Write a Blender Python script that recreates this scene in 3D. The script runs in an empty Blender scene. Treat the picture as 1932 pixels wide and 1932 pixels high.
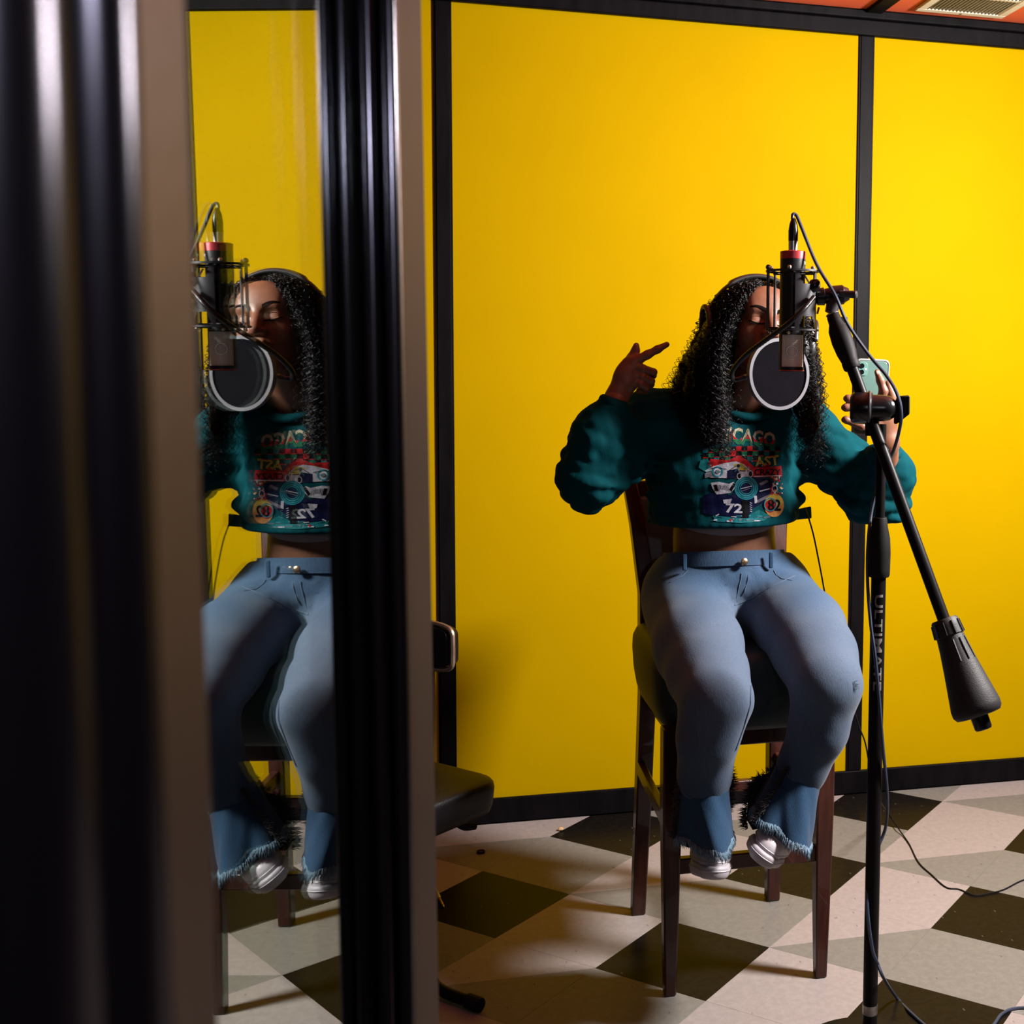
import bpy, bmesh, math, random
import numpy as np
from mathutils import Vector, Matrix
from mathutils.bvhtree import BVHTree

scene = bpy.context.scene
COL = scene.collection
PI = math.pi

# ------------------------------------------------------------------ camera
CAM = np.array([-0.431838, -2.850765, 1.419161])
CR = np.array([[0.965812, -0.259022, 0.010701], [0.010388, 0.079913, 0.996748], [0.259035, 0.96256, -0.079872]])
FPX = 2365.367
PPX, PPY = 1390.86, 884.51
cd = bpy.data.cameras.new('camera')
cam = bpy.data.objects.new('camera', cd)
COL.objects.link(cam)
m = Matrix.Identity(4)
for r in range(3):
    m[r][0], m[r][1], m[r][2], m[r][3] = CR[0][r], CR[1][r], -CR[2][r], CAM[r]
cam.matrix_world = m
cd.sensor_width = 36
cd.sensor_fit = 'HORIZONTAL'
cd.lens = FPX / 1932 * 36
cd.shift_x = (966 - PPX) / 1932
cd.shift_y = (PPY - 966) / 1932
cd.clip_start = 0.02
cd.clip_end = 50
cd.dof.use_dof = True
cd.dof.focus_distance = 2.75
cd.dof.aperture_fstop = 12.0
scene.camera = cam

# ------------------------------------------------------------------ world, lights, exposure
w = bpy.data.worlds.new('world')
scene.world = w
w.use_nodes = True
w.node_tree.nodes['Background'].inputs[0].default_value = (0.5, 0.45, 0.6, 1)
w.node_tree.nodes['Background'].inputs[1].default_value = 0.004


def area(name, loc, target, size, energy, color=(1, 1, 1), shape='DISK', spread=PI):
    l = bpy.data.lights.new(name, 'AREA')
    l.shape = shape
    l.size = size
    l.energy = energy
    l.color = color
    l.spread = spread
    o = bpy.data.objects.new(name, l)
    COL.objects.link(o)
    o.location = loc
    d = Vector(target) - Vector(loc)
    o.rotation_euler = d.to_track_quat('-Z', 'Y').to_euler()
    return o


area('key_lamp', (1.74, -0.86, 2.12), (0.50, 0.25, 1.18), 0.36, 186, (1.0, 0.955, 0.94))

# dim cool lamp of the control room behind the camera
cl = bpy.data.lights.new('control_room_lamp', 'POINT')
cl.energy = 13
cl.color = (0.80, 0.82, 1.0)
cl.shadow_soft_size = 0.05
co = bpy.data.objects.new('control_room_lamp', cl)
co.location = (0.05, -3.02, 1.72)
COL.objects.link(co)

scene.view_settings.view_transform = 'Standard'
scene.view_settings.look = 'None'
scene.view_settings.exposure = 0.0
scene.view_settings.gamma = 1.0
scene.view_settings.use_curve_mapping = False


def at(px, py, Y):
    """photo direction to the world point standing at depth Y"""
    d = (px - PPX) / FPX * CR[0] - (py - PPY) / FPX * CR[1] + CR[2]
    return CAM + (Y - CAM[1]) / d[1] * d


# ------------------------------------------------------------------ materials
def _n(nt, t, **kw):
    n = nt.nodes.new(t)
    for k, v in kw.items():
        setattr(n, k, v)
    return n


MATS = {}


def mat(name, color, rough=0.5, metal=0.0, spec=0.5, noise=0.0, nscale=20.0, bump=0.0, bscale=200.0, coat=0.0,
        stretch=(1, 1, 1), sheen=0.0, coords='Object', color2=None, bdist=0.002):
    if name in MATS:
        return MATS[name]
    mt = bpy.data.materials.new(name)
    mt.use_nodes = True
    nt = mt.node_tree
    b = nt.nodes['Principled BSDF']
    b.inputs['Base Color'].default_value = (*color, 1)
    b.inputs['Roughness'].default_value = rough
    b.inputs['Metallic'].default_value = metal
    b.inputs['Specular IOR Level'].default_value = spec
    b.inputs['Coat Weight'].default_value = coat
    if sheen:
        b.inputs['Sheen Weight'].default_value = sheen
    tc = _n(nt, 'ShaderNodeTexCoord')
    mp = _n(nt, 'ShaderNodeMapping')
    mp.inputs['Scale'].default_value = stretch
    nt.links.new(tc.outputs[coords], mp.inputs[0])
    if noise > 0 or color2:
        no = _n(nt, 'ShaderNodeTexNoise')
        no.inputs['Scale'].default_value = nscale
        no.inputs['Detail'].default_value = 5
        nt.links.new(mp.outputs[0], no.inputs['Vector'])
        mx = _n(nt, 'ShaderNodeMix', data_type='RGBA')
        c2 = color2 if color2 else tuple(c * (1 - noise) for c in color)
        mx.inputs[6].default_value = (*color, 1)
        mx.inputs[7].default_value = (*c2, 1)
        rp = _n(nt, 'ShaderNodeValToRGB')
        rp.color_ramp.elements[0].position = 0.35
        rp.color_ramp.elements[1].position = 0.68
        nt.links.new(no.outputs['Fac'], rp.inputs[0])
        nt.links.new(rp.outputs[0], mx.inputs[0])
        nt.links.new(mx.outputs[2], b.inputs['Base Color'])
    if bump > 0:
        nb = _n(nt, 'ShaderNodeTexNoise')
        nb.inputs['Scale'].default_value = bscale
        nb.inputs['Detail'].default_value = 3
        nt.links.new(mp.outputs[0], nb.inputs['Vector'])
        bp = _n(nt, 'ShaderNodeBump')
        bp.inputs['Strength'].default_value = bump
        bp.inputs['Distance'].default_value = bdist
        nt.links.new(nb.outputs['Fac'], bp.inputs['Height'])
        nt.links.new(bp.outputs[0], b.inputs['Normal'])
    MATS[name] = mt
    return mt


# ------------------------------------------------------------------ mesh helpers
def nv(v):
    v = np.array(v, float)
    return v / (np.linalg.norm(v) + 1e-12)


def frame(d):
    d = nv(d)
    a = np.array([0, 0, 1.0]) if abs(d[2]) < 0.9 else np.array([1.0, 0, 0])
    x = nv(np.cross(a, d))
    return x, np.cross(d, x), d


class MB:
    def __init__(self):
        self.v = []
        self.f = []
        self.mi = []
        self.m = 0

    def add(self, vs, fs):
        o = len(self.v)
        self.v.extend([tuple(map(float, p)) for p in vs])
        for q in fs:
            self.f.append(tuple(i + o for i in q))
            self.mi.append(self.m)

    def box(self, c, s, R=None):
        c = np.array(c, float)
        vs = []
        for x in (-.5, .5):
            for y in (-.5, .5):
                for z in (-.5, .5):
                    p = np.array([x * s[0], y * s[1], z * s[2]])
                    if R is not None:
                        p = np.array(R) @ p
                    vs.append(c + p)
        self.add(vs, [(0, 1, 3, 2), (4, 6, 7, 5), (0, 4, 5, 1), (2, 3, 7, 6), (0, 2, 6, 4), (1, 5, 7, 3)])

    def box2(self, a, b):
        a, b = np.array(a, float), np.array(b, float)
        self.box((a + b) / 2, abs(b - a))

    def ring_loft(self, rings, cap=True, closed=False):
        n = len(rings[0])
        o = len(self.v)
        for r in rings:
            self.v.extend([tuple(map(float, p)) for p in r])
        k = len(rings)
        for i in range(k if closed else k - 1):
            a, b = o + i * n, o + ((i + 1) % k) * n
            for j in range(n):
                self.f.append((a + j, a + (j + 1) % n, b + (j + 1) % n, b + j))
                self.mi.append(self.m)
        if cap and not closed:
            self.f.append(tuple(o + j for j in range(n))[::-1])
            self.f.append(tuple(o + (k - 1) * n + j for j in range(n)))
            self.mi += [self.m, self.m]

    def lathe(self, p0, d, prof, n=24, cap=True, sx=1.0):
        """prof: (distance along d, radius)"""
        x, y, z = frame(d)
        p0 = np.array(p0, float)
        a = np.arange(n) * 2 * PI / n
        self.ring_loft([[p0 + z * t + r * (x * math.cos(q) * sx + y * math.sin(q)) for q in a] for t, r in prof], cap)

    def cyl(self, p0, p1, r0, r1=None, n=20):
        r1 = r0 if r1 is None else r1
        d = np.array(p1, float) - np.array(p0, float)
        L = np.linalg.norm(d)
        self.lathe(p0, d, [(0, r0), (L, r1)], n)

    def tube(self, pts, r, n=8, cap=True):
        pts = np.array(pts, float)
        k = len(pts)
        rr = np.full(k, r) if np.isscalar(r) else np.array(r, float)
        t = np.gradient(pts, axis=0)
        t /= np.linalg.norm(t, axis=1)[:, None] + 1e-12
        x, y, _ = frame(t[0])
        rings = []
        a = np.arange(n) * 2 * PI / n
        for i in range(k):
            x = x - t[i] * (x @ t[i])
            x = nv(x)
            y = np.cross(t[i], x)
            rings.append([pts[i] + rr[i] * (x * math.cos(q) + y * math.sin(q)) for q in a])
        self.ring_loft(rings, cap)

    def sphere(self, c, r, n=16, s=(1, 1, 1), R=None):
        c = np.array(c, float)
        rings = []
        for i in range(n // 2 + 1):
            th = PI * i / (n // 2)
            th = min(max(th, 0.02), PI - 0.02)
            ring = []
            for j in range(n):
                q = 2 * PI * j / n
                p = np.array([math.sin(th) * math.cos(q) * s[0], math.sin(th) * math.sin(q) * s[1], -math.cos(th) * s[2]]) * r
                if R is not None:
                    p = np.array(R) @ p
                ring.append(c + p)
            rings.append(ring)
        self.ring_loft(rings)

    def torus(self, c, d, R, r, n=40, k=8, a0=0, a1=2 * PI, flat=1.0):
        x, y, z = frame(d)
        c = np.array(c, float)
        full = abs(a1 - a0 - 2 * PI) < 1e-6
        cnt = n if full else n + 1
        rings = []
        for i in range(cnt):
            q = a0 + (a1 - a0) * i / n
            e = x * math.cos(q) + y * math.sin(q)
            rings.append([c + e * (R + r * math.cos(b)) + z * r * flat * math.sin(b) for b in np.arange(k) * 2 * PI / k])
        self.ring_loft(rings, True, full)

    def build(self, name, mats, parent=None, sharp=35, bevel=0, smooth=True, seg=2, sub=0):
        me = bpy.data.meshes.new(name)
        me.from_pydata(self.v, [], self.f)
        mats = mats if isinstance(mats, (list, tuple)) else [mats]
        for mm in mats:
            me.materials.append(mm)
        if len(mats) > 1:
            me.polygons.foreach_set('material_index', self.mi)
        bm = bmesh.new()
        bm.from_mesh(me)
        bmesh.ops.recalc_face_normals(bm, faces=bm.faces)
        bm.to_mesh(me)
        bm.free()
        if smooth:
            me.polygons.foreach_set('use_smooth', [True] * len(me.polygons))
            me.set_sharp_from_angle(angle=math.radians(sharp))
        return link(name, me, parent, bevel, seg, sub)


def link(name, me, parent=None, bevel=0, seg=2, sub=0):
    o = bpy.data.objects.new(name, me)
    COL.objects.link(o)
    if parent is not None:
        o.parent = parent
    if bevel:
        b = o.modifiers.new('bevel', 'BEVEL')
        b.width = bevel
        b.segments = seg
        b.limit_method = 'ANGLE'
        b.harden_normals = False
    if sub:
        s = o.modifiers.new('sub', 'SUBSURF')
        s.levels = s.render_levels = sub
    return o


def empty(name, loc=(0, 0, 0)):
    o = bpy.data.objects.new(name, None)
    COL.objects.link(o)
    o.location = loc
    o.empty_display_size = 0.05
    return o


def thing(name, label, cat, group=None):
    o = empty(name)
    return tag(o, label, cat, group)


def tag(o, label, cat, group=None):
    o['label'] = label
    o['category'] = cat
    if group:
        o['group'] = group
    return o


def struct(o, label=None):
    o['kind'] = 'structure'
    if label:
        o['label'] = label
    return o


def spline(P, n=12):
    """Catmull-Rom through P"""
    P = np.array(P, float)
    Q = np.vstack([2 * P[0] - P[1], P, 2 * P[-1] - P[-2]])
    out = []
    for i in range(1, len(Q) - 2):
        p0, p1, p2, p3 = Q[i - 1], Q[i], Q[i + 1], Q[i + 2]
        for t in np.linspace(0, 1, n, endpoint=False):
            out.append(0.5 * (2 * p1 + (p2 - p0) * t + (2 * p0 - 5 * p1 + 4 * p2 - p3) * t * t + (3 * p1 - p0 - 3 * p2 + p3) * t ** 3))
    out.append(Q[-2])
    return np.array(out)


BLACKTRIM = mat('black_trim_paint', (0.0042, 0.0034, 0.0040), 0.5, spec=0.05, noise=0.5, nscale=30, bump=0.12, bscale=60, stretch=(1, 1, 0.2))
# ================================================================== the room
RX0, RX1, RY0, RY1, CEIL = -1.50, 3.70, -3.12, 1.022, 2.56
TS = 0.3048
TA = np.array([0.71379931, -0.70035031])
TB = np.array([0.70035031, 0.71379931])


def tile_mat(name, col, col2, rough):
    mt = bpy.data.materials.new(name)
    mt.use_nodes = True
    nt = mt.node_tree
    b = nt.nodes['Principled BSDF']
    g = _n(nt, 'ShaderNodeNewGeometry')
    n1 = _n(nt, 'ShaderNodeTexNoise')
    n1.inputs['Scale'].default_value = 55
    n1.inputs['Detail'].default_value = 6
    n1.inputs['Roughness'].default_value = 0.7
    n2 = _n(nt, 'ShaderNodeTexNoise')
    n2.inputs['Scale'].default_value = 3.0
    n2.inputs['Detail'].default_value = 4
    mp = _n(nt, 'ShaderNodeMapping')
    mp.inputs['Rotation'].default_value = (0, 0, 0.77)
    mp.inputs['Scale'].default_value = (1.0, 0.35, 1)
    v = _n(nt, 'ShaderNodeTexVoronoi')
    v.inputs['Scale'].default_value = 38
    nt.links.new(g.outputs['Position'], n1.inputs['Vector'])
    nt.links.new(g.outputs['Position'], n2.inputs['Vector'])
    nt.links.new(g.outputs['Position'], mp.inputs[0])
    nt.links.new(mp.outputs[0], v.inputs['Vector'])
    r1 = _n(nt, 'ShaderNodeValToRGB')
    r1.color_ramp.elements[0].position = 0.42
    r1.color_ramp.elements[1].position = 0.62
    r1.color_ramp.elements[0].color = (*col2, 1)
    r1.color_ramp.elements[1].color = (*col, 1)
    nt.links.new(n1.outputs['Fac'], r1.inputs[0])
    # sparse flecks pressed into the vinyl
    r2 = _n(nt, 'ShaderNodeValToRGB')
    r2.color_ramp.elements[0].position = 0.055
    r2.color_ramp.elements[1].position = 0.085
    nt.links.new(v.outputs['Distance'], r2.inputs[0])
    mx = _n(nt, 'ShaderNodeMix', data_type='RGBA')
    fl = tuple(c * 0.5 for c in col) if col[0] > 0.1 else (0.05, 0.045, 0.04)
    mx.inputs[6].default_value = (*fl, 1)
    nt.links.new(r2.outputs[0], mx.inputs[0])
    nt.links.new(r1.outputs[0], mx.inputs[7])
    nt.links.new(mx.outputs[2], b.inputs['Base Color'])
    r3 = _n(nt, 'ShaderNodeMapRange')
    r3.inputs[3].default_value = rough * 0.75
    r3.inputs[4].default_value = rough * 1.3
    nt.links.new(n2.outputs['Fac'], r3.inputs[0])
    nt.links.new(r3.outputs[0], b.inputs['Roughness'])
    bp = _n(nt, 'ShaderNodeBump')
    bp.inputs['Strength'].default_value = 0.06
    bp.inputs['Distance'].default_value = 0.002
    nt.links.new(n2.outputs['Fac'], bp.inputs['Height'])
    nt.links.new(bp.outputs[0], b.inputs['Normal'])
    b.inputs['Specular IOR Level'].default_value = 0.075
    return mt


TM = {'w': tile_mat('cream_vinyl_tile', (0.272, 0.236, 0.222), (0.240, 0.208, 0.194), 0.30),
      'g': tile_mat('grey_vinyl_tile', (0.165, 0.156, 0.137), (0.143, 0.134, 0.118), 0.30),
      'k': tile_mat('black_vinyl_tile', (0.0075, 0.006, 0.005), (0.005, 0.004, 0.0035), 0.30)}

mb = MB()
mb.box2((RX0 - 0.1, RY0 - 0.1, -0.12), (RX1 + 0.1, RY1 + 0.1, -0.003))
floor = struct(mb.build('floor', mat('floor_screed', (0.05, 0.045, 0.04), 0.8, noise=0.3), smooth=False),
               'vinyl tile floor in black, grey and cream squares and triangles')


def clip_poly(P, x0, x1, y0, y1):
    for ax, val, sgn in ((0, x0, 1), (0, x1, -1), (1, y0, 1), (1, y1, -1)):
        out = []
        for i in range(len(P)):
            a, b = P[i], P[(i + 1) % len(P)]
            ia, ib = (a[ax] - val) * sgn >= 0, (b[ax] - val) * sgn >= 0
            if ia:
                out.append(a)
            if ia != ib:
                t = (val - a[ax]) / (b[ax] - a[ax])
                out.append(a + (b - a) * t)
        P = out
        if not P:
            return []
    return P


def tile_mesh(P, m_):
    """a thin slab with an eased upper edge from an outline"""
    P = [np.array(p) for p in P]
    c = sum(P) / len(P)

    def inset(d):
        out = []
        n = len(P)
        for i in range(n):
            e0, e1 = nv(P[i] - P[i - 1]), nv(P[(i + 1) % n] - P[i])
            n0, n1 = np.array([-e0[1], e0[0]]), np.array([-e1[1], e1[0]])
            b = n0 + n1
            out.append(P[i] + b * d / max(0.3, (b @ n0)))
        return out
    n = len(P)
    A, B = inset(0.0002), inset(0.0007)
    vs = [(*p, -0.003) for p in A] + [(*p, -0.0003) for p in A] + [(*p, 0.0) for p in B]
    fs = [tuple(range(n))[::-1], tuple(range(2 * n, 3 * n))]
    for k in (0, n):
        for i in range(n):
            j = (i + 1) % n
            fs.append((k + i, k + j, k + n + j, k + n + i))
    me = bpy.data.meshes.new('tile')
    me.from_pydata(vs, [], fs)
    me.materials.append(m_)
    return me


shared = {}
LIM = (RX0 + 0.002, RX1 - 0.002, RY0 + 0.002, RY1 - 0.014)
for i in range(-16, 17):
    for j in range(-18, 14):
        o = (TA * i + TB * j) * TS
        a, b = TA * TS, TB * TS
        if i % 2 == 0:
            pcs = [('q', 'k' if j % 2 == 0 else 'g', [o * 0, a, a + b, b])]
        elif j % 2 == 0:
            pcs = [('q', 'w', [o * 0, a, a + b, b])]
        else:
            pcs = [('t', 'g', [o * 0, a, a + b]), ('s', 'w', [o * 0, a + b, b])]
        for kind, c, L in pcs:
            P = [o + p for p in L]
            Q = clip_poly(P, *LIM)
            if len(Q) < 3:
                continue
            if len(Q) == len(P) and all(np.allclose(x, y) for x, y in zip(P, Q)):
                if (kind, c) not in shared:
                    shared[(kind, c)] = tile_mesh(L, TM[c])
                t = link('tile', shared[(kind, c)], floor)
                t.location = (o[0], o[1], 0)
            else:
                Q = [q for k_, q in enumerate(Q) if np.linalg.norm(q - Q[k_ - 1]) > 0.004]
                if len(Q) < 3:
                    continue
                area2 = sum(Q[k_ - 1][0] * Q[k_][1] - Q[k_][0] * Q[k_ - 1][1] for k_ in range(len(Q)))
                if area2 < 0.0016:
                    continue
                link('tile', tile_mesh(Q, TM[c]), floor)

# ---- walls: yellow panels between black battens
YEL = mat('yellow_wall_paint', (0.338, 0.209, 0.0), 0.6, spec=0.01, noise=0.06, nscale=2.5, bump=0.10, bscale=90, bdist=0.003)
DARKWALL = mat('dark_wall_paint', (0.012, 0.010, 0.012), 0.7, noise=0.3, nscale=6, bump=0.2, bscale=80)


def panel_wall(name, label, mk, edges, zs=(0.075, 2.485)):
    """edges: panel boundaries along the wall"""
    wl = struct(mk[0].build(name, DARKWALL, smooth=False), label)
    for e0, e1 in edges:
        p = MB()
        mk[1](p, e0, e1, zs)
        p.build('panel', YEL, wl, bevel=0.003)
    return wl


bb = MB()
bb.box2((RX0 - 0.1, RY1 + 0.006, 0), (RX1 + 0.1, RY1 + 0.12, CEIL))
panel_wall('wall_back', 'yellow panelled back wall behind the singer',
           (bb, lambda p, a, b, z: p.box2((a, RY1, z[0]), (b, RY1 + 0.008, z[1]))),
           [(RX0, -0.302), (-0.300, 1.023), (1.025, 2.349), (2.351, RX1)])
bb = MB()
bb.box2((RX1, RY0, 0), (RX1 + 0.12, RY1, CEIL))
struct(bb.build('wall_right', DARKWALL, smooth=False), 'dark painted side wall')
bb = MB()
bb.box2((RX0 - 0.12, RY0, 0), (RX0, RY1, CEIL))
struct(bb.build('wall_left', DARKWALL, smooth=False), 'dark painted side wall behind the open door')
bb = MB()
bb.box2((RX0 - 0.1, RY0 - 0.12, 0), (RX1 + 0.1, RY0, CEIL))
struct(bb.build('wall_front', DARKWALL, smooth=False), 'dark wall behind the camera')

k_tr = 0


def trim(bm_, bev=0.003):
    global k_tr
    k_tr += 1
    return struct(bm_.build('trim_%d' % k_tr, BLACKTRIM, bevel=bev, smooth=True), 'black painted wall batten')


for X in (-0.3015, 1.0245, 2.350):
    t = MB()
    t.box2((X - 0.0265, RY1 - 0.006, 0.080), (X + 0.0265, RY1 - 0.0002, 2.483))
    t.box2((X - 0.0205, RY1 - 0.009, 0.080), (X + 0.0205, RY1 - 0.0058, 2.483))
    trim(t)
# crown along the back wall
t = MB()
t.box2((RX0 + 0.001, RY1 - 0.020, 2.483), (RX1 - 0.035, RY1 - 0.0002, 2.532))
t.box2((RX0 + 0.001, RY1 - 0.034, 2.532), (RX1 - 0.035, RY1 - 0.0002, 2.5585))
trim(t, 0.004)
t = MB()
t.box2((RX1 - 0.020, RY0 + 0.001, 2.483), (RX1 - 0.0002, RY1 - 0.035, 2.532))
t.box2((RX1 - 0.034, RY0 + 0.001, 2.532), (RX1 - 0.0002, RY1 - 0.035, 2.5585))
trim(t, 0.004)
t = MB()
t.box2((RX0 + 0.001, RY1 - 0.013, 0.001), (RX1 - 0.015, RY1 - 0.0002, 0.079))
struct(t.build('baseboard_back', BLACKTRIM, bevel=0.003), 'black baseboard along the yellow wall')
t = MB()
t.box2((RX1 - 0.013, RY0 + 0.001, 0.001), (RX1 - 0.0002, RY1 - 0.015, 0.079))
struct(t.build('baseboard_right', BLACKTRIM, bevel=0.003), 'black baseboard along the side wall')

# ---- ceiling: orange panels with black battens
ORA = mat('orange_ceiling_paint', (0.62, 0.100, 0.036), 0.55, noise=0.08, nscale=5, bump=0.15, bscale=70)
cb = MB()
cb.box2((RX0 - 0.1, RY0 - 0.1, CEIL + 0.008), (RX1 + 0.1, RY1 + 0.1, CEIL + 0.1))
ceil = struct(cb.build('ceiling', DARKWALL, smooth=False), 'orange panelled ceiling')
bats = [-0.30, 1.035, 2.35]
ed = [RX0] + bats + [RX1]
for a, b in zip(ed[:-1], ed[1:]):
    for y0, y1 in ((RY0, -1.0), (-1.0, RY1 - 0.03)):
        p = MB()
        p.box2((a + 0.001, y0 + 0.001, CEIL), (b - 0.001, y1 - 0.001, CEIL + 0.0085))
        p.build('panel', ORA, ceil)
for X in bats:
    p = MB()
    p.box2((X - 0.026, RY0 + 0.002, CEIL - 0.012), (X + 0.026, RY1 - 0.036, CEIL + 0.0005))
    p.build('batten', BLACKTRIM, ceil, bevel=0.002)

# ---- ceiling vent
v = thing('ceiling_vent', 'cream metal air vent grille set in the orange ceiling', 'vent')
VM = mat('cream_vent_metal', (0.62, 0.56, 0.44), 0.45, metal=0.0, noise=0.12, nscale=30)
VD = mat('vent_dark', (0.10, 0.095, 0.05), 0.8, noise=0.4, nscale=60)
x0, x1, y0, y1, zc = 1.150, 1.452, 0.57, 0.930, CEIL - 0.0005
f = MB()
for a, b in (((x0, y0), (x1, y0 + 0.028)), ((x0, y1 - 0.028), (x1, y1)), ((x0, y0 + 0.028), (x0 + 0.028, y1 - 0.028)), ((x1 - 0.028, y0 + 0.028), (x1, y1 - 0.028))):
    f.box2((*a, zc - 0.010), (*b, zc))
f.build('frame', VM, v, bevel=0.002)
f = MB()
f.box2((x0 + 0.028, y0 + 0.028, zc - 0.0015), (x1 - 0.028, y1 - 0.028, zc))
f.build('backing', VD, v)
me = None
for i in range(20):
    X = x0 + 0.034 + i * (x1 - x0 - 0.068) / 19
    if me is None:
        f = MB()
        c_, s_ = math.cos(0.6), math.sin(0.6)
        f.box((0, 0, 0), (0.0012, y1 - y0 - 0.058, 0.008), [[c_, 0, s_], [0, 1, 0], [-s_, 0, c_]])
        o = f.build('slat', VM, v)
        me = o.data
    else:
        o = link('slat', me, v)
    o.location = (X, (y0 + y1) / 2, zc - 0.0065)
f = MB()
f.lathe(((x0 + x1) / 2, y1 - 0.014, zc - 0.010), (0, 0, -1), [(0, 0.0045), (0.0015, 0.0038), (0.002, 0.001)], 12)
f.build('screw', mat('screw_dark', (0.05, 0.04, 0.03), 0.4, metal=0.8), v)
f = MB()
f.box2((x0 + 0.03, (y0 + y1) / 2 - 0.008, zc - 0.009), (x1 - 0.03, (y0 + y1) / 2 + 0.008, zc - 0.002))
f.build('cross_bar', VM, v, bevel=0.001)

# ================================================================== the glass door by the camera
DN = np.array([0.990965, -0.133853, 0.008465])
DU = np.array([0.133858, 0.991001, 0.0])
DV = np.cross(DN, DU)
DO = np.array([-0.546709, -2.835249, 1.41818]) - DV * (1.41818 / DV[2])
door = empty('door_1')
struct(door, 'black framed glass door standing open beside the camera')
M = Matrix.Identity(4)
for r in range(3):
    M[r][0], M[r][1], M[r][2], M[r][3] = DN[r], DU[r], DV[r], DO[r]
door.matrix_world = M
def gloss_mat(name, dif, glo, rough, bscale=40, bump=0.03):
    # paint whose sheen stays the same at every angle
    mt = bpy.data.materials.new(name)
    mt.use_nodes = True
    nt = mt.node_tree
    nt.nodes.remove(nt.nodes['Principled BSDF'])
    d = _n(nt, 'ShaderNodeBsdfDiffuse')
    d.inputs[0].default_value = (*dif, 1)
    g_ = _n(nt, 'ShaderNodeBsdfGlossy')
    g_.inputs['Color'].default_value = (*glo, 1)
    g_.inputs['Roughness'].default_value = rough
    a_ = _n(nt, 'ShaderNodeAddShader')
    tc = _n(nt, 'ShaderNodeTexCoord')
    no = _n(nt, 'ShaderNodeTexNoise')
    no.inputs['Scale'].default_value = bscale
    bp = _n(nt, 'ShaderNodeBump')
    bp.inputs['Strength'].default_value = bump
    bp.inputs['Distance'].default_value = 0.002
    nt.links.new(tc.outputs['Object'], no.inputs['Vector'])
    nt.links.new(no.outputs['Fac'], bp.inputs['Height'])
    nt.links.new(bp.outputs[0], g_.inputs['Normal'])
    nt.links.new(d.outputs[0], a_.inputs[0])
    nt.links.new(g_.outputs[0], a_.inputs[1])
    nt.links.new(a_.outputs[0], nt.nodes['Material Output'].inputs[0])
    return mt


GB = gloss_mat('gloss_black_door_paint', (0.003, 0.0025, 0.0035), (0.085, 0.080, 0.092), 0.17)
FB = gloss_mat('satin_brown_black_door_face', (0.010, 0.007, 0.006), (0.092, 0.070, 0.058), 0.36, 120, 0.06)
JB = gloss_mat('gloss_black_jamb_paint', (0.003, 0.0025, 0.0035), (0.045, 0.042, 0.048), 0.20)
DZ0, DZ1 = 0.012, 2.08
U_IN, U_FAR, U_NEAR, U_HINGE = 0.717, 0.838, 0.3367, 0.295
HN = 0.0206


def vbar(prof, z0, z1):
    """prof: (n,u) outline extruded upwards in door space"""
    b = MB()
    b.ring_loft([[(n_, u_, z0) for n_, u_ in prof], [(n_, u_, z1) for n_, u_ in prof]])
    return b


def arc(cn, cu, r, a0, a1, k=8):
    return [(cn + r * math.cos(a), cu + r * math.sin(a)) for a in np.linspace(a0, a1, k)]


# far stile: flat face with two beads running down its glass side
vbar([(HN, U_IN + 0.003), (HN, U_FAR - 0.004), (HN - 0.002, U_FAR), (-0.024, U_FAR), (-0.024, U_IN + 0.003)], DZ0, DZ1).build('stile', FB, door, bevel=0.0015)
for cn, cu in ((0.0052, U_IN - 0.0065), (0.0156, U_IN - 0.0005)):
    b = vbar(arc(cn, cu, 0.0050, PI * 0.9, PI * 2.1, 16) + [(cn + 0.0048, U_IN + 0.003), (cn - 0.0048, U_IN + 0.003)], DZ0 + 0.09, DZ1 - 0.09)
    b.build('bead_moulding', GB, door, sharp=50)
# near stile
vbar([(HN, U_HINGE), (HN, U_NEAR - 0.002), (HN - 0.002, U_NEAR), (-0.024, U_NEAR), (-0.024, U_HINGE)], DZ0, DZ1).build('stile', FB, door, bevel=0.0015)
# rails
for z0, z1 in ((DZ0, DZ0 + 0.09), (DZ1 - 0.09, DZ1)):
    b = MB()
    b.box2((-0.024, U_NEAR + 0.0005, z0), (0.024, U_IN + 0.0025, z1))
    b.build('rail', GB, door, bevel=0.002)
# pane: a thick sheet with a dark backing so that both its faces mirror the room
gm = bpy.data.materials.new('tinted_door_glass')
gm.use_nodes = True
nt = gm.node_tree
nt.nodes.remove(nt.nodes['Principled BSDF'])
g = _n(nt, 'ShaderNodeBsdfGlass')
g.inputs['IOR'].default_value = 1.85
g.inputs['Roughness'].default_value = 0.0
g.inputs['Color'].default_value = (0.93, 0.97, 0.95, 1)
nt.links.new(g.outputs[0], nt.nodes['Material Output'].inputs[0])
b = MB()
b.box2((-0.0040, U_NEAR + 0.001, DZ0 + 0.091), (0.0, U_IN + 0.002, DZ1 - 0.091))
b.build('pane', gm, door, smooth=False)
b = MB()
b.box2((-0.0130, U_NEAR + 0.001, DZ0 + 0.091), (-0.0095, U_IN + 0.002, DZ1 - 0.091))
b.build('inner_pane', gm, door, smooth=False)
b = MB()
b.box2((-0.022, U_NEAR + 0.001, DZ0 + 0.091), (-0.0145, U_IN + 0.002, DZ1 - 0.091))
b.build('dark_backing', mat('door_film_black', (0.004, 0.004, 0.004), 0.9, spec=0.0, noise=0.2), door, smooth=False)
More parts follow.
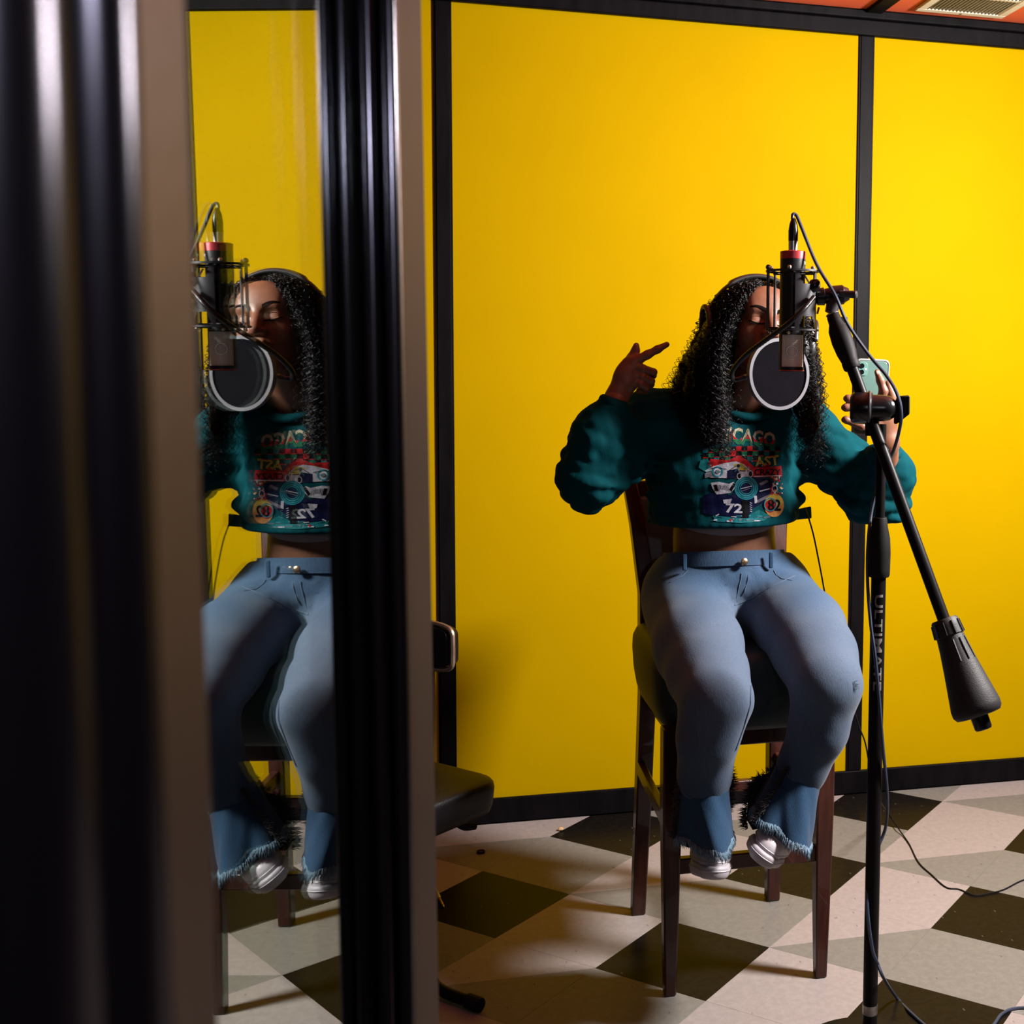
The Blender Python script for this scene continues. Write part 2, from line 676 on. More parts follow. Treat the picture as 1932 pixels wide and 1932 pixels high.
# hinge-side jamb with big rounded beads, close to the lens
jb = vbar([(0.026, 0.06), (0.026, 0.180)] + arc(0.026, 0.1975, 0.016, -PI / 2, PI / 2, 18) + arc(0.026, 0.2440, 0.0115, -PI / 2, PI / 2, 14)
          + [(0.026, 0.258), (0.016, 0.291), (-0.05, 0.291), (-0.05, 0.06)], 0.001, 2.3)
jo = jb.build('trim_door_jamb', JB, None, sharp=50)
jo.matrix_world = M
struct(jo, 'beaded black door jamb close to the camera')
# ================================================================== bar chair
WOOD = mat('mahogany_stain', (0.045, 0.012, 0.0075), 0.36, spec=0.25, noise=0.55, nscale=9, stretch=(6, 6, 0.6), bump=0.10, bscale=30, coords='Object', coat=0.2)
VINYL = mat('dark_teal_vinyl', (0.010, 0.024, 0.027), 0.52, spec=0.25, noise=0.3, nscale=40, bump=0.25, bscale=350)
PADV = mat('grey_teal_back_vinyl', (0.06, 0.085, 0.09), 0.5, noise=0.2, nscale=40, bump=0.2, bscale=300)
ch = thing('bar_chair', 'tall mahogany bar chair with dark teal vinyl seat under the singer', 'chair')


def sq_leg(b, path):
    """path: (x,y,z,half width x,half width y)"""
    b.ring_loft([[(x - a, y - c, z), (x + a, y - c, z), (x + a, y + c, z), (x - a, y + c, z)] for x, y, z, a, c in path])


SEATZ0, SEATZ1 = 0.600, 0.795
for X, s in ((0.145, -1), (0.505, 1)):
    b = MB()
    sq_leg(b, [(X, -0.165, 0.0008, 0.0135, 0.0135), (X, -0.165, 0.16, 0.017, 0.017), (X, -0.165, 0.42, 0.0215, 0.0215), (X, -0.165, SEATZ0 + 0.02, 0.0215, 0.0215)])
    b.build('leg', WOOD, ch, bevel=0.004, sharp=30)
for X, s in ((0.153, -1), (0.518, 1)):
    b = MB()
    sq_leg(b, [(X, 0.272, 0.0008, 0.0175, 0.0175), (X + s * -0.006, 0.245, 0.30, 0.0195, 0.021), (X + s * -0.012, 0.225, 0.60, 0.0205, 0.023), (X + s * -0.012, 0.235, 0.85, 0.0205, 0.022),
               (X + s * 0.004, 0.275, 1.02, 0.020, 0.020), (X + s * 0.020, 0.312, 1.13, 0.018, 0.016)])
    b.build('back_post', WOOD, ch, bevel=0.004, sharp=30)
# stretchers
for a, b_, z, h, nm in (((0.145, -0.165), (0.505, -0.165), 0.300, 0.018, 'foot_rail'), ((0.150, 0.247), (0.512, 0.247), 0.33, 0.014, 'stretcher')):
    b = MB()
    b.box2((a[0] + 0.018, a[1] - 0.011, z - h), (b_[0] - 0.018, b_[1] + 0.011, z + h))
    b.build(nm, WOOD, ch, bevel=0.003)
for xa, xb in ((0.145, 0.149), (0.505, 0.512)):
    b = MB()
    sq_leg(b, [(xa, -0.146, 0.0, 0.010, 0.0), (xb, 0.232, 0.0, 0.010, 0.0)])
    b.v = [(x, y, (0.365 if k % 4 in (0, 1) else 0.400)) for k, (x, y, z) in enumerate(b.v)]
    # a rail: rebuild as a clean slanted bar
    b = MB()
    for yy in (0,):
        A, B = np.array([xa, -0.146, 0.385]), np.array([xb, 0.232, 0.405])
    b.ring_loft([[(A[0] - 0.010, A[1], A[2] - 0.016), (A[0] + 0.010, A[1], A[2] - 0.016), (A[0] + 0.010, A[1], A[2] + 0.016), (A[0] - 0.010, A[1], A[2] + 0.016)],
                 [(B[0] - 0.010, B[1], B[2] - 0.016), (B[0] + 0.010, B[1], B[2] - 0.016), (B[0] + 0.010, B[1], B[2] + 0.016), (B[0] - 0.010, B[1], B[2] + 0.016)]])
    b.build('side_stretcher', WOOD, ch, bevel=0.003)


def superell(cx, cy, a, b_, e, n=40):
    out = []
    for k in range(n):
        q = 2 * PI * k / n
        c, s = math.cos(q), math.sin(q)
        out.append((cx + a * math.copysign(abs(c) ** (2 / e), c), cy + b_ * math.copysign(abs(s) ** (2 / e), s)))
    return out


b = MB()
prof = [(0.600, 0.80), (0.602, 0.87), (0.615, 0.915), (0.640, 0.955), (0.680, 0.985), (0.730, 1.0), (0.757, 0.995), (0.775, 0.96), (0.783, 0.90), (0.786, 0.75), (0.787, 0.4), (0.787, 0.02)]
b.ring_loft([[(x, y, z) for x, y in superell(0.335, 0.03, 0.222 * k, 0.230 * k, 5.0)] for z, k in prof])
b.build('seat', VINYL, ch, sharp=70)
b = MB()
b.box2((0.165, -0.145, 0.560), (0.487, 0.215, 0.601))
b.build('apron', WOOD, ch, bevel=0.004)
b = MB()
b.ring_loft([[(0.325 + x, yb + dy, z) for x, dy in ((-hw, -0.014), (hw, -0.014), (hw, 0.014), (-hw, 0.014))] for z, yb, hw in
             ((0.88, 0.243, 0.158), (1.0, 0.270, 0.162), (1.09, 0.298, 0.172))])
b.build('backrest', PADV, ch, bevel=0.008, seg=3)
b = MB()
b.ring_loft([[(x, 0.300 + 0.012 * (1 - ((x - 0.325) / 0.2) ** 2) + dy, z) for dy, z in ((-0.012, 1.086), (0.012, 1.090), (0.016, 1.130), (-0.008, 1.130))] for x in np.linspace(0.150, 0.520, 9)])
b.build('top_rail', WOOD, ch, bevel=0.004)
for X in np.linspace(0.19, 0.46, 7):
    b = MB()
    b.sphere((X, 0.2265, 0.893), 0.004, 8, (1, 0.5, 1))
    b.build('stud', mat('dull_brass', (0.30, 0.20, 0.07), 0.35, metal=1.0), ch)

# ================================================================== padded chair half hidden behind the door
pc = thing('padded_chair', 'black padded tripod chair with pale rimmed backrest half hidden behind the door', 'chair')
BV = mat('black_bench_vinyl', (0.006, 0.005, 0.007), 0.42, spec=0.2, noise=0.3, nscale=40, bump=0.25, bscale=260)
PALE = mat('worn_pale_metal', (0.42, 0.31, 0.24), 0.38, metal=0.7, noise=0.35, nscale=30)
BKM = mat('black_tube_enamel', (0.006, 0.0048, 0.0052), 0.40, spec=0.08, noise=0.2, nscale=60)
RUB = mat('black_rubber', (0.006, 0.005, 0.005), 0.62, spec=0.13, noise=0.3, nscale=80)
SZ = 0.455
PC0 = np.array([-0.206, 0.072])
AX1, AX2 = nv((-0.68, 0.735)), nv((-0.735, -0.68))


def pcp(x, y, z):
    """chair space: x along the far edge from the visible corner, y along the near edge"""
    q = PC0 + AX1 * x + AX2 * y
    return (q[0], q[1], z)


b = MB()
rings = []
for z, k in ((SZ - 0.085, 0.90), (SZ - 0.078, 0.955), (SZ - 0.06, 0.985), (SZ - 0.02, 1.0), (SZ - 0.008, 0.99), (SZ - 0.001, 0.965), (SZ + 0.002, 0.90), (SZ + 0.004, 0.5), (SZ + 0.004, 0.03)):
    rings.append([pcp(x, y, z) for x, y in superell(0.215, 0.19, 0.215 * k, 0.19 * k, 9.0, 48)])
b.ring_loft(rings)
b.build('seat', BV, pc, sharp=60)
PCC = np.array(pcp(0.21, 0.20, 0.0))
b = MB()
b.lathe(PCC + np.array([0, 0, 0.10]), (0, 0, 1), [(0, 0.020), (0.16, 0.020), (0.165, 0.015), (SZ - 0.195, 0.015)], 20)
b.build('column', BKM, pc)
b = MB()
b.lathe(PCC + np.array([0, 0, 0.225]), (0, 0, 1), [(0, 0.024), (0.004, 0.028), (0.036, 0.028), (0.04, 0.024)], 20)
b.build('collar', RUB, pc)
tip = np.array([-0.277, -0.143])
a0_ = math.atan2(tip[1] - PCC[1], tip[0] - PCC[0])
for k in range(3):
    q = a0_ + k * 2 * PI / 3
    e = np.array([math.cos(q), math.sin(q), 0])
    Lg = np.linalg.norm(tip - PCC[:2])
    b = MB()
    b.tube(spline([PCC + e * 0.022 + np.array([0, 0, 0.24]), PCC + e * 0.10 + np.array([0, 0, 0.13]), PCC + e * 0.17 + np.array([0, 0, 0.040]), PCC + e * 0.21 + np.array([0, 0, 0.0175]), PCC + e * (Lg - 0.01) + np.array([0, 0, 0.0172])], 8), 0.013, 14)
    b.build('leg', BKM, pc)
    b = MB()
    b.lathe(PCC + e * (Lg - 0.034) + np.array([0, 0, 0.0172]), e, [(0, 0.0133), (0, 0.0165), (0.034, 0.0168), (0.037, 0.0155), (0.038, 0.012)], 18)
    b.build('end_cap', RUB, pc)
b = MB()
b.box(pcp(0.215, 0.20, SZ - 0.090), (0.22, 0.22, 0.014), [[AX1[0], AX2[0], 0], [AX1[1], AX2[1], 0], [0, 0, 1]])
b.build('seat_plate', BKM, pc, bevel=0.003)
# backrest pad with a metal rim
BZ = 0.742
for x_ in (0.24, 0.46):
    b = MB()
    b.tube(spline([pcp(x_ if x_ < 0.4 else 0.40, 0.06, SZ - 0.09), pcp(x_, 0.005, SZ + 0.03), pcp(x_, -0.005, BZ)], 8), 0.010, 10)
    b.build('back_post', BKM, pc)
b = MB()
b.ring_loft([[pcp(0.355 + x * k, 0.0 + yy, BZ + z * k) for x, z in superell(0, 0, 0.198, 0.052, 7, 40)] for yy, k in ((-0.022, 0.9), (-0.02, 0.97), (0.0, 1.0), (0.02, 0.97), (0.022, 0.9))])
b.build('backrest', BV, pc, sharp=60)
b = MB()
rim = [pcp(0.355 + x, 0.010, BZ + z) for x, z in superell(0, 0, 0.203, 0.057, 7, 48)]
b.tube(rim + [rim[0]], 0.006, 8)
b.build('backrest_rim', PALE, pc)
b = MB()
b.tube(spline([pcp(0.06, 0.10, SZ - 0.088), pcp(0.05, 0.08, SZ - 0.105), pcp(0.045, 0.05, SZ - 0.112)], 6), 0.009, 10)
b.build('lever', RUB, pc)

# bits on the floor
c_ = at(907, 1561, 0.78)
b = MB()
b.lathe((c_[0], c_[1], 0.0005), (0, 0, 1), [(0, 0.012), (0.005, 0.0125), (0.006, 0.011), (0.0045, 0.009), (0.0045, 0.001)], 20)
tag(b.build('bottle_cap', RUB), 'small black bottle cap on the floor by the baseboard', 'bottle cap')
c_ = at(1058, 1548, 0.90)
b = MB()
b.sphere((c_[0], c_[1], 0.0062), 0.008, 10, (1.1, 0.8, 0.7))
b.v = [(x + 0.0012 * math.sin(900 * y + 7), y + 0.001 * math.sin(800 * z), z) for x, y, z in b.v]
tag(b.build('wood_chip', mat('pale_wood', (0.55, 0.33, 0.16), 0.6, noise=0.3)), 'tiny beige wood chip on the cream tile by the baseboard', 'chip')
def at_floor(px, py, z=0.0):
    d = (px - PPX) / FPX * CR[0] - (py - PPY) / FPX * CR[1] + CR[2]
    return CAM + (z - CAM[2]) / d[2] * d


jp = thing('jack_plug', 'silver audio plug with gold tip lying on a black tile', 'plug')
j0, j1 = at_floor(812, 1664, 0.007), at_floor(838, 1712, 0.006)
d_ = nv(j1 - j0)
L = np.linalg.norm(j1 - j0)
b = MB()
b.lathe(j0, d_, [(0, 0.003), (0.005, 0.0055), (L * 0.62, 0.006), (L * 0.66, 0.0045)], 16)
b.build('barrel', mat('satin_silver', (0.62, 0.58, 0.56), 0.3, metal=1.0, noise=0.15), jp)
b = MB()
b.lathe(j0 + d_ * L * 0.66, d_, [(0, 0.0034), (L * 0.22, 0.0034), (L * 0.24, 0.0026), (L * 0.27, 0.0036), (L * 0.33, 0.001)], 14)
b.build('tip', mat('gold_contact', (0.80, 0.52, 0.12), 0.25, metal=1.0, noise=0.1), jp)
b = MB()
b.tube(spline([j0 - d_ * 0.25 + np.array([0.05, 0.02, -0.003]), j0 - d_ * 0.12 + np.array([0, 0.01, -0.003]), j0], 10), 0.003, 8)
b.build('lead', RUB, jp)

# ================================================================== microphone stand
ms = thing('microphone_stand', 'black boom microphone stand with counterweight in front of the singer', 'mic stand')
POLEY = -0.53
PT = at(1655, 790, POLEY)
PB = at(1649, 1932, POLEY)
XP = float((PT[0] + PB[0]) / 2)
pole = lambda z: np.array([XP, POLEY, z])
zp = lambda py: float(at(1652, py, POLEY)[2])
b = MB()
b.lathe(pole(0.028), (0, 0, 1), [(0, 0.0150), (zp(1080) - 0.028, 0.0150)], 24)
b.build('lower_pole', BKM, ms)
b = MB()
b.lathe(pole(zp(1090)), (0, 0, 1), [(0, 0.0098), (zp(800) - zp(1090), 0.0098)], 20)
b.build('upper_pole', BKM, ms)
b = MB()
z0, z1 = zp(1088), zp(976)
h = z1 - z0
b.lathe(pole(z0), (0, 0, 1), [(0, 0.0205), (0.004, 0.0222), (h * 0.12, 0.0225), (h * 0.4, 0.0232), (h * 0.65, 0.0215), (h * 0.85, 0.0165), (h * 0.97, 0.0150), (h, 0.0135)], 28)
b.build('height_grip', RUB, ms, sharp=50)
b = MB()
b.lathe(pole(zp(1910)), (0, 0, 1), [(0, 0.0154), (0.004, 0.0158), (0.016, 0.0158), (0.02, 0.0154)], 24)
b.build('band', mat('worn_steel', (0.35, 0.31, 0.29), 0.4, metal=0.9, noise=0.6, nscale=60), ms)
b = MB()
b.lathe(pole(0.0008), (0, 0, 1), [(0, 0.150), (0.008, 0.152), (0.014, 0.146), (0.022, 0.08), (0.03, 0.024), (0.05, 0.018)], 48)
b.build('base', BKM, ms)
# boom
BJ = at(1648, 768, POLEY - 0.03)            # pivot
BM_ = at(1569, 588, -0.475)                  # microphone end
BC = at(1782, 1172, -0.70)                   # counterweight neck
bd = nv(BJ - BM_)
bd2 = nv(BC - BM_)
tB = lambda py0: None
b = MB()
b.cyl(BM_ + bd2 * 0.02, BC + bd2 * 0.01, 0.0118, 0.0122, 20)
b.build('boom', BKM, ms)
# collar + slim grip above the pivot
LB = np.linalg.norm(BJ - BM_)
b = MB()
b.lathe(BM_ + bd2 * 0.005, bd2, [(0, 0.0105), (0.006, 0.0135), (0.020, 0.0142), (0.034, 0.0200), (0.060, 0.0218), (0.085, 0.0200), (0.102, 0.0165), (0.106, 0.0172), (0.116, 0.0172), (0.120, 0.0150)], 26)
b.build('boom_grip', RUB, ms, sharp=50)
b = MB()
b.torus(BM_ + bd2 * 0.006, bd2, 0.0125, 0.0016, 24, 6)
b.build('ring', mat('satin_silver', (0.6, 0.58, 0.56), 0.3, metal=1.0), ms)
b = MB()
b.box(BM_ + bd2 * 0.018 + np.array([0.016, -0.004, 0.0]), (0.018, 0.010, 0.012))
b.build('cable_clip', RUB, ms, bevel=0.002)
# pivot clutch: a fat horizontal barrel with a handle at its right end
ax = nv(np.array([0.93, -0.36, 0.0]))
PVC = at(1652, 770, POLEY - 0.022)
b = MB()
b.lathe(PVC - ax * 0.050, ax, [(0, 0.020), (0.003, 0.028), (0.009, 0.0315), (0.040, 0.0315), (0.044, 0.030), (0.044, 0.0265), (0.066, 0.0255), (0.078, 0.0235), (0.086, 0.018), (0.090, 0.012)], 32)
b.build('clutch', mat('gloss_black_plastic', (0.006, 0.0055, 0.0065), 0.24, spec=0.4, noise=0.2), ms, sharp=40)
b = MB()
b.torus(PVC + ax * -0.012, ax, 0.0312, 0.0034, 40, 8)
b.build('clutch_band', mat('satin_graphite', (0.05, 0.045, 0.052), 0.35, noise=0.2), ms)
b = MB()
b.ring_loft([[PVC + ax * (0.002 + t_) + np.array([0, 0, z_]) + np.array([ax[1], -ax[0], 0]) * y_ for y_, z_ in ((-0.012, z0_), (0.012, z0_), (0.012, z1_), (-0.012, z1_))]
             for t_, z0_, z1_ in ((0.034, -0.030, 0.010), (0.040, -0.030, 0.024), (0.062, -0.012, 0.026), (0.064, -0.010, 0.022))])
b.build('clutch_handle', RUB, ms, bevel=0.003)
b = MB()
b.lathe(PVC + np.array([0, 0.018, -0.055]), (0, 0, 1), [(0, 0.0125), (0.03, 0.0145), (0.05, 0.0165)], 20)
b.build('neck', BKM, ms)
b = MB()
b.sphere(pole(float(at(1652, 850, POLEY)[2])) + np.array([0.011, -0.005, 0]), 0.0045, 10)
b.build('set_screw', BKM, ms)
# counterweight
cwl = np.linalg.norm(at(1862, 1385, -0.78) - BC)
b = MB()
s_ = cwl / 0.235
b.lathe(BC - bd2 * 0.004, bd2, [(0, 0.0235), (0.004 * s_, 0.0262), (0.018 * s_, 0.0272), (0.034 * s_, 0.0285), (0.036 * s_, 0.0262), (0.062 * s_, 0.0290), (0.10 * s_, 0.0345), (0.15 * s_, 0.0425), (0.180 * s_, 0.0475), (0.192 * s_, 0.0470), (0.200 * s_, 0.042), (0.202 * s_, 0.030), (0.202 * s_, 0.016)], 40)
b.build('counterweight', mat('matt_black_rubber_weight', (0.016, 0.0135, 0.0145), 0.55, spec=0.3, bump=0.3, bscale=500, noise=0.3), ms, sharp=50)
x_, y_, z_ = frame(bd2)
for k in range(10):
    q = 2 * PI * k / 10
    e = x_ * math.cos(q) + y_ * math.sin(q)
    b = MB()
    b.tube([BC + bd2 * 0.003 * s_ + e * 0.0262, BC + bd2 * 0.030 * s_ + e * 0.0285], 0.0022, 6)
    b.build('rib', MATS['gloss_black_plastic'], ms)
for q in (0.2, 0.75, 1.3):
    e = x_ * math.cos(q + 2.2) + y_ * math.sin(q + 2.2)
    b = MB()
    b.tube([BC + bd2 * 0.040 * s_ + e * 0.0268, BC + bd2 * 0.085 * s_ + e * 0.0325], 0.0024, 6)
    b.build('groove_rib', MATS['matt_black_rubber_weight'], ms)
b = MB()
b.lathe(BC + bd2 * 0.195 * s_, bd2, [(0, 0.0170), (0.026 * s_, 0.0165), (0.030 * s_, 0.0145), (0.031 * s_, 0.010)], 22)
b.build('end_cap', MATS['gloss_black_plastic'], ms)


def text_mesh(s, size, extrude=0.0, res=3, font_shear=0.0, bold=0.0):
    c = bpy.data.curves.new('lettering', 'FONT')
    c.body = s
    c.size = size
    c.extrude = extrude
    c.resolution_u = res
    c.offset = bold
    c.shear = font_shear
    c.align_x = 'CENTER'
    c.align_y = 'CENTER'
    o = bpy.data.objects.new('lettering', c)
    COL.objects.link(o)
    dg = bpy.context.evaluated_depsgraph_get()
    me = bpy.data.meshes.new_from_object(o.evaluated_get(dg))
    bpy.data.objects.remove(o)
    bpy.data.curves.remove(c)
    return me


# vertical lettering wrapped round the lower pole
me = text_mesh('ULTIMATE', 0.030, bold=0.0004)
bm = bmesh.new()
bm.from_mesh(me)
bmesh.ops.triangulate(bm, faces=bm.faces[:])
for _ in range(4):
    lg = [e for e in bm.edges if abs(e.verts[0].co.y - e.verts[1].co.y) > 0.0022]
    if not lg:
        break
    bmesh.ops.subdivide_edges(bm, edges=lg, cuts=1)
    bmesh.ops.triangulate(bm, faces=bm.faces[:])
bm.to_mesh(me)
bm.free()
xs = np.array([v.co.x for v in me.vertices])
ztop, zbot = zp(1120), zp(1300)
sc = (ztop - zbot) / (xs.max() - xs.min())
ymid = (max(v.co.y for v in me.vertices) + min(v.co.y for v in me.vertices)) / 2
camd = math.atan2(CAM[1] - POLEY, CAM[0] - XP) + 0.12
for v in me.vertices:
    a = camd + (v.co.y - ymid) * 0.78 / 0.0152
    z = ztop - (v.co.x - xs.min()) * sc
    v.co = (XP + 0.01530 * math.cos(a), POLEY + 0.01530 * math.sin(a), z)
me.materials.append(mat('faded_grey_print', (0.20, 0.18, 0.17), 0.5, noise=0.45, nscale=90))
link('lettering', me, ms)

# ================================================================== microphone in a shock mount
MY = -0.45
MT, MBm = at(1495, 472, MY), at(1495, 700, MY)
MX = float((MT[0] + MBm[0]) / 2) - 0.0005
mz = lambda py: float(at(1495, py, MY)[2])
mic = thing('microphone', 'black studio condenser microphone with red rings hung upside down', 'microphone')
MRD = 0.0252
RED = mat('red_anodised', (0.42, 0.030, 0.038), 0.38, metal=0.3, noise=0.15, nscale=40)
MBK = mat('matt_black_mic_body', (0.009, 0.008, 0.0095), 0.45, spec=0.3, bump=0.15, bscale=700, noise=0.2)
mp = lambda z: np.array([MX, MY, z])
b = MB()
b.lathe(mp(mz(489)), (0, 0, -1), [(0, MRD), (mz(489) - mz(632), MRD)], 40)
b.build('body', MBK, mic)
b = MB()
b.lathe(mp(mz(489)), (0, 0, 1), [(0, MRD + 0.0003), (mz(475) - mz(489), MRD + 0.0003), (mz(474) - mz(489), MRD - 0.0015), (mz(473.5) - mz(489), 0.011)], 40)
b.build('red_collar', RED, mic)
b = MB()
b.sphere(mp(mz(497)) + np.array([0.018, -0.0172, 0]), 0.0026, 10, (1, 0.6, 1.3))
b.build('badge', mat('white_enamel', (0.8, 0.78, 0.76), 0.4, noise=0.05), mic)
# grille: silver mesh
gm2 = bpy.data.materials.new('silver_mesh_grille')
gm2.use_nodes = True
nt = gm2.node_tree
bs = nt.nodes['Principled BSDF']
tc = _n(nt, 'ShaderNodeTexCoord')
mpn = _n(nt, 'ShaderNodeMapping')
mpn.inputs['Rotation'].default_value = (0, PI / 4, 0)
mpn.inputs['Scale'].default_value = (1, 0.0, 1)
ck = _n(nt, 'ShaderNodeTexChecker')
ck.inputs['Scale'].default_value = 720
ck.inputs[1].default_value = (0.95, 0.85, 0.72, 1)
ck.inputs[2].default_value = (0.45, 0.39, 0.33, 1)
nt.links.new(tc.outputs['Object'], mpn.inputs[0])
nt.links.new(mpn.outputs[0], ck.inputs[0])
nt.links.new(ck.outputs[0], bs.inputs['Base Color'])
bs.inputs['Metallic'].default_value = 0.0
bs.inputs['Roughness'].default_value = 0.42
b = MB()
b.lathe(mp(mz(632)), (0, 0, -1), [(0, MRD - 0.0022), (mz(632) - mz(692), MRD - 0.0022)], 40)
b.build('grille', gm2, mic)
for a in (math.radians(178), math.radians(-2)):
    b = MB()
    pts = [(MX + (MRD + 0.0002) * math.cos(a + q), MY + (MRD + 0.0002) * math.sin(a + q)) for q in np.linspace(-0.26, 0.26, 8)]
    inn = [(MX + (MRD - 0.004) * math.cos(a + q), MY + (MRD - 0.004) * math.sin(a + q)) for q in np.linspace(0.26, -0.26, 8)]
    b.ring_loft([[(x, y, z) for x, y in pts + inn] for z in (mz(692), mz(632))])
    b.build('grille_frame', MBK, mic)
b = MB()
b.lathe(mp(mz(692)), (0, 0, -1), [(0, MRD), (mz(692) - mz(698.5), MRD), (mz(692) - mz(701), MRD - 0.002), (mz(692) - mz(701.3), 0.008)], 40)
b.build('end_cap', MBK, mic)
b = MB()
b.torus(mp(mz(699.3)), (0, 0, 1), MRD - 0.0006, 0.0011, 40, 6)
b.build('red_ring', RED, mic)
# ring emblem on the grille front
cdir = nv(np.array([CAM[0] - MX + 0.05, CAM[1] - MY, 0]))
b = MB()
b.torus(mp(mz(663)) + cdir * (MRD - 0.0026), cdir, 0.0105, 0.0015, 28, 6, flat=0.7)
b.build('emblem', mat('pale_steel', (0.55, 0.48, 0.40), 0.4, metal=0.7, noise=0.2), mic)

# ---- shock mount
sm = thing('shock_mount', 'black cage shock mount with silver screws holding the microphone', 'shock mount')
SMK = mat('satin_black_steel', (0.030, 0.027, 0.031), 0.40, spec=0.3, noise=0.2)
CHR = mat('chrome_screw', (0.75, 0.70, 0.68), 0.18, metal=1.0, noise=0.05)
RO = 0.0535
for py in (512, 623):
    z = mz(py)
    b = MB()
    a = np.arange(48) * 2 * PI / 48
    o_, i_ = RO, RO - 0.012
    b.ring_loft([[mp(z + dz) + r_ * np.array([math.cos(q), math.sin(q), 0]) for dz, r_ in ((-0.0018, i_), (-0.0018, o_), (0.0018, o_), (0.0018, i_))] for q in a], closed=True)
    b.build('ring', SMK, sm, sharp=40)
    for q in np.radians([-172, -115, -52, 10, 70, 130]):
        b = MB()
        c = mp(z + (0.005 if py < 560 else -0.005)) + (RO - 0.006) * np.array([math.cos(q), math.sin(q), 0])
        b.sphere(c, 0.0042, 10)
        b.build('screw', CHR, sm)
# elastic bands
for py in (512, 623):
    z = mz(py)
    pts = []
    for k in range(12):
        q = 2 * PI * k / 12 + 0.1
        r_ = RO - 0.006 if k % 2 == 0 else MRD + 0.006
        pts.append(mp(z - 0.004 if py < 560 else z + 0.004) + r_ * np.array([math.cos(q), math.sin(q), 0]))
    b = MB()
    b.tube(pts + [pts[0]], 0.0016, 6)
    b.build('elastic_band', RUB, sm)
# three uprights: a rod on the left, curved plates at right and behind
b = MB()
q = math.radians(186)
c = np.array([math.cos(q), math.sin(q), 0]) * (RO - 0.001)
b.cyl(mp(mz(625)) + c, mp(mz(506)) + c, 0.0032, n=12)
b.sphere(mp(mz(506)) + c, 0.0055, 12)
b.build('rod', SMK, sm)


def plate(a0, a1, name):
    # curved upright plate with arched cut-outs at both ends
    b = MB()
    zt, zb = mz(512), mz(623)
    n_ = 28
    for ri, ro in ((RO - 0.0085, RO - 0.0055),):
        rows = 22
        cells = {}
        for r in range(rows):
            for k in range(n_):
                z = zt + (zb - zt) * (r + 0.5) / rows
                u = (k + 0.5) / n_ * 2 - 1
                t = (r + 0.5) / rows
                e = min(t, 1 - t)
                if e < 0.25 and abs(u + 0.1) < 0.64 * math.sqrt(max(0, 1 - (e / 0.25) ** 2)):
                    continue
                cells[(r, k)] = 1
        vid = {}
        def V(r, k, s):
            if (r, k, s) not in vid:
                q = a0 + (a1 - a0) * k / n_
                rr = ro if s else ri
                vid[(r, k, s)] = len(b.v)
                z = zt + (zb - zt) * r / rows
                b.v.append((MX + rr * math.cos(q), MY + rr * math.sin(q), z))
            return vid[(r, k, s)]
        for (r, k) in cells:
            for s in (0, 1):
                b.f.append((V(r, k, s), V(r, k + 1, s), V(r + 1, k + 1, s), V(r + 1, k, s)))
                b.mi.append(0)
            for (dr, dk, A, B) in ((-1, 0, (r, k), (r, k + 1)), (1, 0, (r + 1, k), (r + 1, k + 1)), (0, -1, (r, k), (r + 1, k)), (0, 1, (r, k + 1), (r + 1, k + 1))):
                if (r + dr, k + dk) not in cells:
                    b.f.append((V(*A, 0), V(*B, 0), V(*B, 1), V(*A, 1)))
                    b.mi.append(0)
    b.build(name, SMK, sm, sharp=60)


plate(math.radians(-101), math.radians(-24), 'bracket_plate')
for q in np.radians([70, 118]):
    b = MB()
    c = np.array([math.cos(q), math.sin(q), 0]) * (RO - 0.004)
    b.cyl(mp(mz(624)) + c, mp(mz(511)) + c, 0.0028, n=10)
    b.build('rod', SMK, sm)
# clamp, swivel and handle joining it to the boom
SWL = at(1545, 560, MY - 0.015)
SWR = at(1590, 556, -0.475)
b = MB()
d_ = nv(SWR - SWL)
b.lathe(SWL - d_ * 0.010, d_, [(0, 0.010), (0.006, 0.0165), (0.020, 0.0180), (0.022, 0.0150), (0.034, 0.0165), (0.036, 0.0195), (0.058, 0.0195), (0.062, 0.0160), (0.070, 0.0120)], 26)
b.build('swivel', MATS['gloss_black_plastic'], sm, sharp=40)
b = MB()
h0, h1 = at(1585, 554, -0.49), at(1617, 556, -0.51)
b.lathe(h0, h1 - h0, [(0, 0.0065), (np.linalg.norm(h1 - h0) - 0.002, 0.0078), (np.linalg.norm(h1 - h0), 0.006)], 18)
b.build('handle', SMK, sm)
b = MB()
b.lathe(at(1532, 543, MY - 0.03), nv((0.5, -0.5, 0.7)), [(0, 0.012), (0.010, 0.0125), (0.014, 0.010), (0.02, 0.004)], 20)
b.build('knob', MATS['gloss_black_plastic'], sm)
b = MB()
k0 = at(1526, 533, MY - 0.045)
b.cyl(k0, k0 + np.array([-0.010, -0.006, 0.012]), 0.0018, n=8)
b.build('wing', CHR, sm)
b = MB()
b.cyl(at(1568, 590, -0.478), at(1574, 566, -0.476), 0.0125, 0.0145, 20)
b.build('thread_adapter', SMK, sm)
b = MB()
k0 = at(1545, 580, MY - 0.02)
b.cyl(k0, at(1542, 592, MY - 0.022), 0.0022, n=8)
b.build('thumb_screw', mat('copper_screw', (0.55, 0.27, 0.17), 0.3, metal=1.0, noise=0.1), sm)

